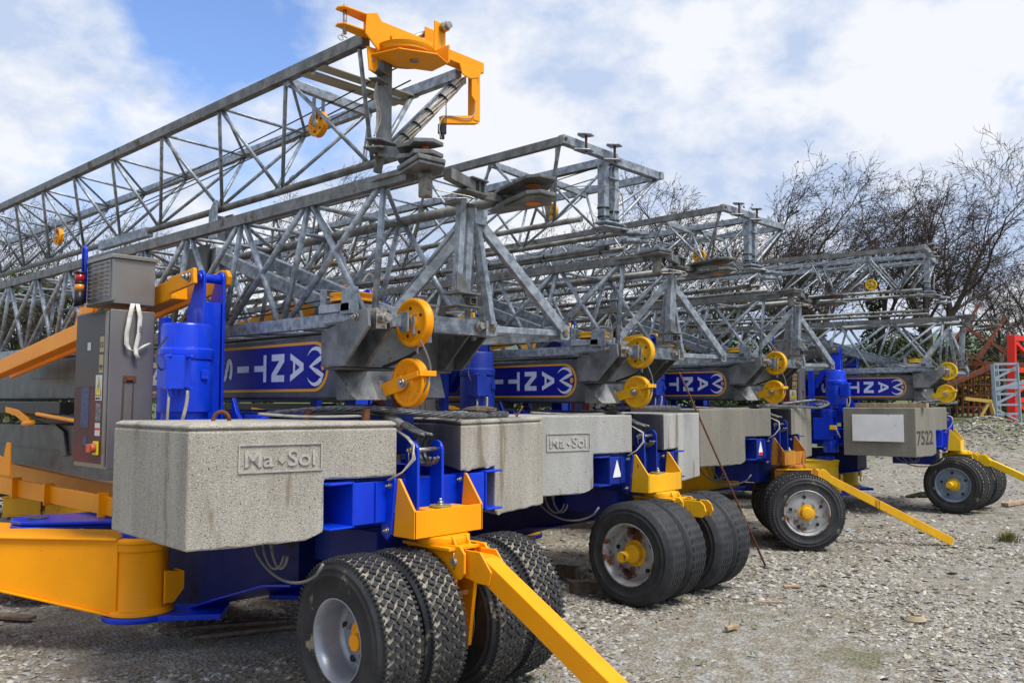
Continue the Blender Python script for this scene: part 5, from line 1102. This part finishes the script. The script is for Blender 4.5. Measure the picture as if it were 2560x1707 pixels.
# ================================================================ GROUND
def ground_mat():
    m = bpy.data.materials.new('yard_gravel_and_field'); m.use_nodes = True; t = m.node_tree; b = t.nodes['Principled BSDF']; b.inputs['Roughness'].default_value = .95
    tcn = N(t, 'ShaderNodeTexCoord'); P = tcn.outputs['Object']
    def noise(sc_, det=5.0, ro=.6): n = N(t, 'ShaderNodeTexNoise', Scale=sc_, Detail=det, Roughness=ro); t.links.new(P, n.inputs['Vector']); return n.outputs[0]
    def ramp(src, stops):
        r = N(t, 'ShaderNodeValToRGB'); e = r.color_ramp.elements
        e[0].position, e[0].color = stops[0][0], (*stops[0][1], 1); e[1].position, e[1].color = stops[-1][0], (*stops[-1][1], 1)
        for p, c in stops[1:-1]: x = e.new(p); x.color = (*c, 1)
        t.links.new(src, r.inputs[0]); return r.outputs[0]
    def mix(f, a, c):
        x = N(t, 'ShaderNodeMixRGB'); t.links.new(f, x.inputs[0]); t.links.new(a, x.inputs[1]); t.links.new(c, x.inputs[2]); return x.outputs[0]
    v = N(t, 'ShaderNodeTexVoronoi', Scale=32.0); t.links.new(P, v.inputs['Vector'])
    hs = ramp(v.outputs['Color'], [(0, (.10, .09, .07)), (.35, (.25, .235, .20)), (.6, (.36, .34, .29)), (.85, (.28, .285, .285)), (1, (.52, .50, .46))])
    v2 = N(t, 'ShaderNodeTexVoronoi', Scale=95.0); t.links.new(P, v2.inputs['Vector'])
    fine = ramp(v2.outputs['Color'], [(0, (.10, .085, .06)), (.5, (.21, .18, .13)), (1, (.36, .33, .27))])
    grav = mix(ramp(noise(6), [(.42, (0, 0, 0)), (.58, (1, 1, 1))]), hs, fine)
    mud = ramp(noise(14), [(.3, (.125, .088, .050)), (.7, (.215, .165, .10))])
    col = mix(ramp(noise(.55, 6), [(.54, (0, 0, 0)), (.70, (.7, .7, .7))]), grav, mud)
    moss = ramp(noise(20), [(.35, (.065, .072, .018)), (.7, (.145, .14, .045))])
    col = mix(ramp(noise(1.3, 7, .65), [(.55, (0, 0, 0)), (.66, (.6, .6, .6))]), col, moss)
    # green field beyond the yard: distance from the camera position, a property of the place (yard edge)
    sx = N(t, 'ShaderNodeVectorMath', operation='LENGTH'); t.links.new(P, sx.inputs[0])
    ed = N(t, 'ShaderNodeMath', operation='ADD'); t.links.new(sx.outputs['Value'], ed.inputs[0]); nn = N(t, 'ShaderNodeMath', operation='MULTIPLY'); nn.inputs[1].default_value = 6; t.links.new(noise(.3), nn.inputs[0]); t.links.new(nn.outputs[0], ed.inputs[1])
    mr = N(t, 'ShaderNodeMapRange'); mr.inputs[1].default_value = 33; mr.inputs[2].default_value = 37; t.links.new(ed.outputs[0], mr.inputs[0])
    field = ramp(noise(2), [(.3, (.06, .09, .022)), (.7, (.11, .13, .04))])
    col = mix(mr.outputs[0], col, field); t.links.new(col, b.inputs['Base Color'])
    bn = N(t, 'ShaderNodeBump', Strength=.9, Distance=.02); t.links.new(v.outputs['Distance'], bn.inputs['Height'])
    bn2 = N(t, 'ShaderNodeBump', Strength=.6, Distance=.008); t.links.new(v2.outputs['Distance'], bn2.inputs['Height']); t.links.new(bn.outputs[0], bn2.inputs['Normal']); t.links.new(bn2.outputs[0], b.inputs['Normal'])
    return m
def gz(x, y):
    d = math.hypot(x, y); f = min(1, max(0, (d-2)/3))
    h = mnoise.noise(Vector((x*.5, y*.5, 0)))*.02+mnoise.noise(Vector((x*2.1, y*2.1, 4)))*.010
    if d > 31: h += min(1.0, (d-31)*.12)
    if d > 60: h += (d-60)*.012
    return h*f-.006
b = MB(); rings = [0.0]; r_ = .6
while r_ < 1500: rings.append(r_); r_ = r_*1.035+.02
na = 240; vs = [(0, 0, gz(0, 0))]
for r_ in rings[1:]:
    for k in range(na): a = 2*math.pi*k/na; x, y = r_*math.cos(a), r_*math.sin(a); vs.append((x, y, gz(x, y)))
fs = [(0, 1+k, 1+(k+1) % na) for k in range(na)]
for i in range(len(rings)-2):
    for k in range(na): fs.append((1+i*na+k, 1+(i+1)*na+k, 1+(i+1)*na+(k+1) % na, 1+i*na+(k+1) % na))
b.add(vs, fs, True); gr = b.build('ground', ground_mat()); tag(gr, kind='structure')
# loose stones
def stones(name, n, dist, smin, smax, seed, center=None, zf=None, flat=.45):
    rg = random.Random(seed); V = []; Fc = []
    octa = [(1, 0, 0), (.3, .95, 0), (-.8, .6, 0), (-.9, -.5, 0), (.1, -1, 0), (.1, .1, 1), (-.1, 0, -1)]
    for _ in range(n):
        x, y = dist(rg); z = (zf or gz)(x, y); s_ = smin+(smax-smin)*rg.random()**2.2; a = rg.uniform(0, 6.28); ca, sa = math.cos(a), math.sin(a); k = len(V)
        sy = rg.uniform(.55, 1); sz = rg.uniform(flat*.6, flat*1.2); tx, ty = rg.gauss(0, .25), rg.gauss(0, .25)
        for (px, py, pz_) in octa:
            px, py, pz_ = px*s_*rg.uniform(.75, 1.2), py*s_*sy*rg.uniform(.75, 1.2), pz_*s_*sz
            pz2 = pz_+px*tx+py*ty; V.append((x+px*ca-py*sa, y+px*sa+py*ca, z+s_*sz*.12+pz2))
        for i in range(5): Fc.append((k+i, k+(i+1) % 5, k+5)); Fc.append((k+(i+1) % 5, k+i, k+6))
    me = bpy.data.meshes.new(name); me.from_pydata(V, [], Fc); me.materials.append(M['stone']); o = bpy.data.objects.new(name, me); sc.collection.objects.link(o); return o
def dens(rg):
    while True:
        az = rg.uniform(-.60, .60); d = 2.9*(14/2.9)**rg.random()
        p = FW*math.cos(az)*d+RT*math.sin(az)*d
        nn = mnoise.noise(Vector((p.x*.45, p.y*.45, 9)))+.4*mnoise.noise(Vector((p.x*1.5, p.y*1.5, 2)))
        if rg.random() < .50+nn*1.7: return p.x, p.y
g1 = stones('gravel', 90000, dens, .004, .036, 3); tag(g1, 'loose grey and buff broken stone covering the yard', 'gravel', kind='stuff')
def densbig(rg):
    while True:
        x, y = dens(rg)
        if mnoise.noise(Vector((x*.35, y*.35, 31))) > -.12: return x, y
g3 = stones('gravel', 9000, densbig, .018, .048, 13); tag(g3, 'larger flat pale stone chips scattered over the yard', 'gravel', kind='stuff')
def densfar(rg):
    az = rg.uniform(-.62, .62); d = 9+19*rg.random(); p = FW*math.cos(az)*d+RT*math.sin(az)*d; return p.x, p.y
g2 = stones('gravel', 20000, densfar, .012, .06, 5); tag(g2, 'coarser loose stone farther across the yard', 'gravel', kind='stuff')
# gravel heap at the right
hc = at(2490, 1120, fwd=29); hx, hy = hc.x, hc.y
def heapz(x, y):
    dx, dy = x-hx, y-hy; u = dx*RT.x+dy*RT.y; v = dx*FW.x+dy*FW.y; r2 = (u/3.2)**2+(v/2.4)**2
    return max(-.1, 1.30*math.exp(-r2*1.1)+.22*mnoise.noise(Vector((x*1.6, y*1.6, 0)))*math.exp(-r2))
b = MB(); n = 50; vs = []
for i in range(n+1):
    for j in range(n+1):
        u, v = (i/n-.5)*12, (j/n-.5)*9; x, y = hx+RT.x*u+FW.x*v, hy+RT.y*u+FW.y*v; vs.append((x, y, heapz(x, y)-.06))
b.add(vs, [(i*(n+1)+j, (i+1)*(n+1)+j, (i+1)*(n+1)+j+1, i*(n+1)+j+1) for i in range(n) for j in range(n)], True)
b.build('gravel_heap', gr.data.materials[0]); tag(bpy.context.scene.objects['gravel_heap'], 'low heap of grey spoil and stone at the right edge of the yard', 'heap')
def dh(rg): u, v = rg.gauss(0, 1.9), rg.gauss(0, 1.4); return hx+RT.x*u+FW.x*v, hy+RT.y*u+FW.y*v
h2 = stones('heap_stones', 4500, dh, .02, .09, 8, zf=lambda x, y: heapz(x, y)-.05); h2.parent = bpy.context.scene.objects['gravel_heap']; tag(h2, kind='stuff')
# puddle
b = MB(); q_ = at(2310, 1238, z=0); b.add([(q_.x+.55*math.cos(a)*(1+.3*math.sin(3*a)), q_.y+.28*math.sin(a)*(1+.25*math.cos(2*a)), .022) for a in [R(x) for x in range(0, 360, 15)]], [tuple(range(24))]); pd = b.build('puddle', mat('water', (.03, .03, .03), .03)); tag(pd, kind='structure')
# grass tufts & weeds
def tuft(mb, c, h, n, spread, rg):
    for _ in range(n):
        a = rg.uniform(0, 6.28); r0 = spread*rg.random(); p = Vector((c[0]+r0*math.cos(a), c[1]+r0*math.sin(a), c[2]-.005)); lean = Vector((math.cos(a), math.sin(a), 0))*h*rg.uniform(.1, .7); w_ = h*.035+.0012
        t_ = Vector((-math.sin(a), math.cos(a), 0))*w_; hh = h*rg.uniform(.5, 1)
        mb.add([p-t_, p+t_, p+lean*.4+Vector((0, 0, hh*.7))+t_*.6, p+lean*.4+Vector((0, 0, hh*.7))-t_*.6, p+lean+Vector((0, 0, hh))], [(0, 1, 2, 3), (3, 2, 4)])
b = MB(); rg = random.Random(21)
for _ in range(2600):
    az = rg.uniform(-.6, .62); d = 3.2*(24/3.2)**rg.random(); p = FW*math.cos(az)*d+RT*math.sin(az)*d
    if mnoise.noise(Vector((p.x*.6, p.y*.6, 5))) < .05 and rg.random() > .15: continue
    tuft(b, (p.x, p.y, gz(p.x, p.y)), rg.uniform(.012, .045), rg.randint(4, 12), .05, rg)
tag(b.build('sparse_grass', 'grass'), 'short sparse grass and moss growing through the gravel', 'grass', kind='stuff')
q_ = at(2525, 1352, z=0); b = MB(); tuft(b, (q_.x, q_.y, 0), .16, 160, .16, rg); tag(b.build('grass_tuft', 'grass'), 'green grass tuft on the gravel at the right edge', 'grass tuft')
b = MB()
for px, py in ((1660, 1400), (1960, 1475), (1795, 1460), (1860, 1560), (770, 1490), (1530, 1510), (1880, 1640), (1760, 1660), (1700, 1690), (1330, 1700), (1890, 1570), (2110, 1340)):
    q_ = at(px, py, z=0)
    for _ in range(7):
        a = rg.uniform(0, 6.28); r0 = rg.uniform(.005, .03); s_ = rg.uniform(.006, .014); c0 = Vector((q_.x+math.cos(a)*r0, q_.y+math.sin(a)*r0, .012+.02*rg.random()))
        b.add([c0+Vector((s_*math.cos(t), s_*math.sin(t), .004*math.cos(2*t))) for t in [R(x) for x in range(0, 360, 60)]], [tuple(range(6))])
tag(b.build('weeds', mat('weed_leaf', (.07, .16, .02), .6)), 'small green weeds sprouting in the gravel', 'weeds', kind='stuff')
# ================================================================ BACKGROUND RIGHT
def lat(mb, a, b_, w, n, r, m3=None):
    pass
red = MB(); A_ = lambda px, py, f: at(px, py, fwd=f)
fr = 36
red.beam(A_(2531, 1075, fr), A_(2529, 838, fr), .30, .30); red.beam(A_(2600, 1075, fr+.8), A_(2600, 838, fr+.8), .36, .36)
for y0 in (846, 925, 1000): red.beam(A_(2530, y0, fr), A_(2600, y0, fr+.8), .22, .22)
for y0, y1 in ((850, 920), (990, 930), (1000, 1060)): red.beam(A_(2532, y0, fr), A_(2600, y1, fr+.8), .14, .14)
tag(red.build('red_mast', 'redpaint', None, .01), 'bright red steel lattice mast section standing at the right edge', 'mast')
g_ = MB(); fr = 33
g_.beam(A_(2491, 1052, fr), A_(2481, 910, fr), .12, .12); g_.beam(A_(2550, 1056, fr), A_(2541, 908, fr), .12, .12); g_.beam(A_(2500, 1040, fr+.9), A_(2492, 912, fr+.9), .10, .10)
for y0 in (910, 925, 950, 985, 1012, 1035): g_.beam(A_(2484, y0, fr), A_(2545, y0-1, fr), .08, .08)
for y0, y1 in ((948, 915), (985, 950), (1012, 980), (1020, 1052)): g_.beam(A_(2485, y0, fr), A_(2546, y1, fr), .08, .08)
g_.beam(A_(2484, 974, fr), A_(2600, 945, fr), .13, .13); g_.beam(A_(2500, 968, fr), A_(2600, 968, fr), .12, .12)
tag(g_.build('lattice_mast_section', mat('zinc_grey_paint', (.26, .31, .36), .5)), 'grey lattice mast section upright in front of the red mast', 'mast section')
rf = MB(); fr = 39
for px in range(2392, 2492, 14): rf.beam(A_(px, 1042, fr), A_(px, 908, fr), .10, .08)
for py in (935, 962, 990, 1018): rf.beam(A_(2390, py, fr), A_(2492, py-2, fr), .08, .08)
rf.beam(A_(2370, 907, fr), A_(2560, 912, fr), .20, .20)
for a_, c_, t_ in (((2378, 862), (2452, 757), .10), ((2387, 872), (2440, 790), .08), ((2440, 900), (2512, 795), .12), ((2450, 897), (2490, 835), .08), ((2415, 815), (2545, 905), .08), ((2412, 822), (2520, 878), .07), ((2388, 866), (2452, 905), .09), ((2350, 972), (2480, 915), .20)):
    rf.beam(A_(*a_, fr-.6), A_(*c_, fr-.6), t_, t_)
tag(rf.build('rusty_frame', 'rustbar'), 'rust-red scrap steel grid with crossed lattice poles behind the farthest crane', 'steel frame')
yb = MB(); fr = 31
yb.beam(A_(2412, 996, fr), A_(2478, 1003, fr), .12, .12); yb.beam(A_(2474, 1001, fr), A_(2484, 1035, fr), .11, .11); yb.beam(A_(2472, 1006, fr), A_(2450, 1045, fr), .08, .08)
tag(yb.build('yellow_stand', mat('faded_yellow_paint', (.45, .30, .06), .6)), 'thin faded yellow steel stand in front of the rusty grid', 'stand')
hs_ = MB(); q_ = A_(2283, 905, 120); hs_.box((q_.x, q_.y, q_.z-.2), (2.8, 2.2, 2.0), rz=-ANG); hw_ = hs_.build('white_cottage', 'white'); hs_ = MB(); hs_.prism([(-1.3, 0), (1.3, 0), (0, .8)], 'x', -1.6, 1.6); r__ = hs_.build('roof', mat('slate_roof', (.12, .12, .13), .8), hw_); r__.location = (q_.x, q_.y, q_.z+.8); r__.rotation_euler.z = -ANG
tag(hw_, 'tiny white cottage far beyond the farthest crane', 'house')
# hills and distant hedge line
def hills(name, fwd, hbase, amp, m, sc_):
    b = MB(); vs = []; n = 160
    for i in range(n+1):
        u = (i/n-.5)*fwd*2.6; p = FW*fwd+RT*u; h = hbase+amp*mnoise.noise(Vector((u*sc_, 3, fwd)))+amp*.3*mnoise.noise(Vector((u*sc_*4, 8, fwd)))
        vs += [(p.x, p.y, -5), (p.x, p.y, h), (p.x+FW.x*fwd*.3, p.y+FW.y*fwd*.3, h*1.05)]
    b.add(vs, [(3*i+j, 3*(i+1)+j, 3*(i+1)+j+1, 3*i+j+1) for i in range(n) for j in (0, 1)], True); o = b.build(name, m); return tag(o, kind='structure')
hills('hills', 420, 33, 9, mat('distant_woodland', (.10, .15, .14), .95, col2=(.13, .20, .13), nscale=.05), .010)
hills('hills', 200, 11, 4, mat('distant_field', (.08, .115, .04), .95, col2=(.055, .075, .04), nscale=.08), .02)
# ================================================================ TREES
def leafcloud(mb, pts, rg, s0=.03, s1=.07):
    for p in pts:
        a, e = rg.uniform(0, 6.28), rg.uniform(-1, 1); u = Vector((math.cos(a), math.sin(a), e)).normalized(); v = u.cross(Vector((rg.uniform(-1, 1), rg.uniform(-1, 1), rg.uniform(-1, 1)))).normalized(); s_ = rg.uniform(s0, s1)
        mb.add([p-u*s_, p-v*s_*.6, p+u*s_, p+v*s_*.6], [(0, 1, 2, 3)])
def tree(base, h, seed, lean=(0, 0), ivy=0.0, label='', leafy=0, spread=1.0, twigm='twig', leafm='leafb', fork=.45, name='bare_tree', dens_=1.0, group='bare trees behind the cranes', fit=None):
    rg = random.Random(seed); T = MB(); C = MB(); Lf = []; t0 = empty(name, base)
    lv = Vector((lean[0], lean[1], 0))
    def grow(p, d, ln, r, lvl):
        pts = [p]; rs = [r]; k = 5 if lvl < 2 else 4; q = p; dd = d.copy()
        for i in range(k):
            j = Vector((rg.gauss(0, 1), rg.gauss(0, 1), rg.gauss(0, .7)))*(.10+.05*lvl)
            dd = (dd+j+lv*.13*(.5+lvl*.4)+UP*.03).normalized(); q = q+dd*ln/k; pts.append(q); rs.append(max(.0048, r*(1-.60*(i+1)/k)))
        (T if lvl < 3 else C).tube(pts, rs, 7 if lvl < 2 else (5 if lvl < 3 else 3), False)
        if lvl >= 5: 
            if leafy and rg.random() < leafy: Lf.append(q+Vector((rg.gauss(0, .03), rg.gauss(0, .03), rg.gauss(0, .03))))
            return
        nch = [5, 4, 4, 3, 3][lvl]
        if lvl == 0: nch = int(5*dens_)+1
        for c in range(nch):
            t = rg.uniform(fork if lvl == 0 else .25, 1); i = min(k-1, int(t*k)); f = t*k-i; pp = pts[i].lerp(pts[i+1], f); rr = rs[i]*(1-f)+rs[i+1]*f
            base_d = (pts[i+1]-pts[i]).normalized(); a = rg.uniform(0, 6.28); s1, s2 = T.frame(base_d); side = s1*math.cos(a)+s2*math.sin(a); an = rg.uniform(.45, 1.0)*spread
            nd = (base_d*math.cos(an)+side*math.sin(an)+UP*.12).normalized(); grow(pp, nd, ln*rg.uniform(.45, .72), max(.006, rr*rg.uniform(.45, .7)), lvl+1)
        if lvl < 4: grow(pts[-1], dd, ln*.55, rs[-1], lvl+1)
    grow(Vector((0, 0, -.1)), Vector((lean[0]*.25, lean[1]*.25, 1)).normalized(), h*.62, h*.02+.045, 0)
    tr = T.build('trunk', 'bark', t0); cr_ = C.build('crown', twigm, t0)
    if Lf:
        m_ = MB(); leafcloud(m_, Lf, rg, .02, .045); m_.build('dead_leaves', leafm, t0)
    if ivy:
        m_ = MB(); pts = []
        for _ in range(int(9000*ivy)):
            z = rg.random()**.8*h*.62; w_ = (.55+.35*math.sin(z*2.1+seed))*(1-z/h*.5)*1.1*(1+.4*mnoise.noise(Vector((z*1.2, seed, 0)))); a = rg.uniform(0, 6.28); r0 = w_*math.sqrt(rg.random()); pts.append(Vector((r0*math.cos(a)+lean[0]*z*.2, r0*math.sin(a)+lean[1]*z*.2, z)))
        leafcloud(m_, pts, rg, .03, .06); m_.build('ivy', 'leaf', t0)
    if fit:       # grow the tree to its measured height and set its trunk so the crown stands where it does in the yard's tree line
        pxm, topy, fw_ = fit; P = [v.co.copy() for v in list(cr_.data.vertices)[::7]]
        us = sorted(p.dot(RT) for p in P); zs = sorted(p.z for p in P); k_ = ((1001-topy)/F*fw_+HC-gz(base[0], base[1]))/zs[int(len(zs)*.997)]
        t0.scale = (k_, k_, k_); um = us[int(len(us)/2)]*k_; q_ = FW*fw_+RT*((pxm-CXP)/F*fw_-um); t0.location = (q_.x, q_.y, gz(q_.x, q_.y))
    return tag(t0, label, 'tree', group)
def tb(px, fwd): q_ = at(px, 1001, fwd=fwd); return (q_.x, q_.y, 0)
le = (RT.x*.9, RT.y*.9)
TR = [ # crown px, top py, distance, lean, ivy, leafy, label
 (2355, 400, 40, .4, 0, .3, 'bare tree left of the tallest dark-trunked tree'),
 (1690, 440, 38, .5, 0, .25, 'bare tree directly right of the second crane jib end'),
 (1890, 415, 36, .6, .5, .35, 'bare tree behind the third crane jib end, twigs blown right'),
 (2030, 440, 38, .8, .5, .4, 'leaning tree with brown leaf clusters right of the third jib end'),
 (2150, 415, 40, .8, .5, .4, 'wind-swept tree with leaf clusters above the farthest jib'),
 (2285, 395, 42, .8, .4, .4, 'tall wind-swept tree behind the farthest jib end'),
 (2435, 380, 44, .15, .10, .1, 'tallest dark-trunked bare tree with round crown near the right edge'),
 (2580, 620, 46, -.2, .1, .15, 'bare tree partly cut off by the right edge'),
 (2515, 640, 43, .0, .0, .1, 'thin low bare tree behind the red mast'),
 (1560, 480, 40, .5, .2, .15, 'bare tree seen through the second crane jib end'),
 (1400, 560, 40, .4, 0, .1, 'bare tree seen under the second crane jib'),
 (1220, 590, 40, .4, 0, .1, 'bare tree behind the second crane lattice'),
 (1050, 560, 38, .5, 0, .1, 'low bare tree seen through the nearest tower lattice'),
 (790, 430, 36, .5, 0, .2, 'bare tree with bent twigs above the nearest tower lattice'),
 (600, 590, 38, .2, 0, .1, 'small bare tree behind the yellow strut'),
 (350, 560, 22, .1, .5, .15, 'ivy-covered tree behind the steel cabinet at the left'),
 (150, 500, 20, .0, .9, .15, 'ivy-covered tree at the left, behind the nearest jib'),
 (10, 500, 22, .1, .8, .15, 'bare-topped ivy tree at the left edge')]
for i, (px, ty, fw_, ln, ivy, lf, lab) in enumerate(TR):
    tree(tb(px, fw_), 6, 100+i, (RT.x*ln*.6, RT.y*ln*.6), ivy, lab, lf, fit=(px, ty, fw_))
def bush(px, fwd, r, h, m, lab, n=5000, flow=None, seed=1, name='bush', zb=0):
    rg = random.Random(seed); base = tb(px, fwd); base = (base[0], base[1], gz(base[0], base[1])-.05); o = empty(name, base); b = MB(); pts = []; fl = []
    cl = [(rg.uniform(-r, r)*.8, rg.uniform(-r, r)*.5, rg.uniform(.15, .8)*h, rg.uniform(.25, .5)*min(r, h)) for _ in range(14)]
    for _ in range(n):
        c = rg.choice(cl); a = rg.uniform(0, 6.28); e = rg.uniform(-.6, 1); k = c[3]*(rg.random()**.4); ce = math.sqrt(max(0, 1-e*e)); p = Vector((c[0]*RT.x+c[1]*FW.x, c[0]*RT.y+c[1]*FW.y, c[2]))+Vector((ce*math.cos(a), ce*math.sin(a), e))*k
        if p.z < 0: p.z = -p.z*.5
        (fl if flow and rg.random() < flow else pts).append(p)
    ls = max(1, fwd/22); leafcloud(b, pts, rg, .03*ls, .075*ls); b.build('foliage', m, o)
    s = MB()
    for c in cl: s.tube([(0, 0, 0), (c[0]*RT.x*.6, c[0]*RT.y*.6, c[2]*.6), (c[0]*RT.x+c[1]*FW.x, c[0]*RT.y+c[1]*FW.y, c[2])], [.04, .025, .01], 5)
    s.build('stem', 'bark', o)
    if fl: f = MB(); leafcloud(f, fl, rg, .03*ls, .05*ls); f.build('blossom', 'gorse', o)
    return tag(o, lab, 'bush', 'bushes behind the yard')
bush(2375, 46, 2.2, 3.6, 'leafg', 'gorse bush with yellow blossom behind the rusty frame', 5500, .40, 1, 'gorse_bush')
bush(2470, 47, 2.0, 3.0, 'leafg', 'smaller gorse bush with yellow blossom near the right edge', 4500, .35, 2, 'gorse_bush')
bush(2290, 60, 3.4, 5.6, 'leafg', 'rounded light green bush beyond the farthest crane', 9000, None, 3)
bush(2560, 58, 5.0, 4.6, 'leafg', 'olive green bush behind the red mast', 8000, None, 4)
bush(2420, 60, 5.0, 4.8, 'leaf', 'dark green bush behind the rusty frame', 8000, None, 11)
bush(210, 14, 1.8, 1.6, 'leafg', 'low tangled bush seen under the nearest mast box', 5000, None, 5)
bush(60, 20, 2.4, 5.6, 'leaf', 'tall dense dark green bush at the left edge', 16000, None, 6)
bush(250, 23, 2.6, 5.0, 'leaf', 'dark green bush behind the cabinet', 13000, None, 7)
bush(620, 34, 3.2, 1.6, 'leafg', 'low light green bush seen between blocks and mast', 5000, None, 8)
bush(1900, 40, 4.4, 4.6, 'leaf', 'dark hedge mass behind the second and third cranes', 12000, None, 9)
bush(2130, 40, 3.0, 3.6, 'leaf', 'dark hedge mass behind the third and farthest cranes', 8000, None, 10)
bush(1500, 40, 4.6, 3.6, 'leaf', 'dark hedge behind the second crane', 8000, None, 12)
bush(1050, 40, 4.6, 3.0, 'leaf', 'dark hedge behind the nearest crane', 8000, None, 13)
bpy.context.view_layer.update()
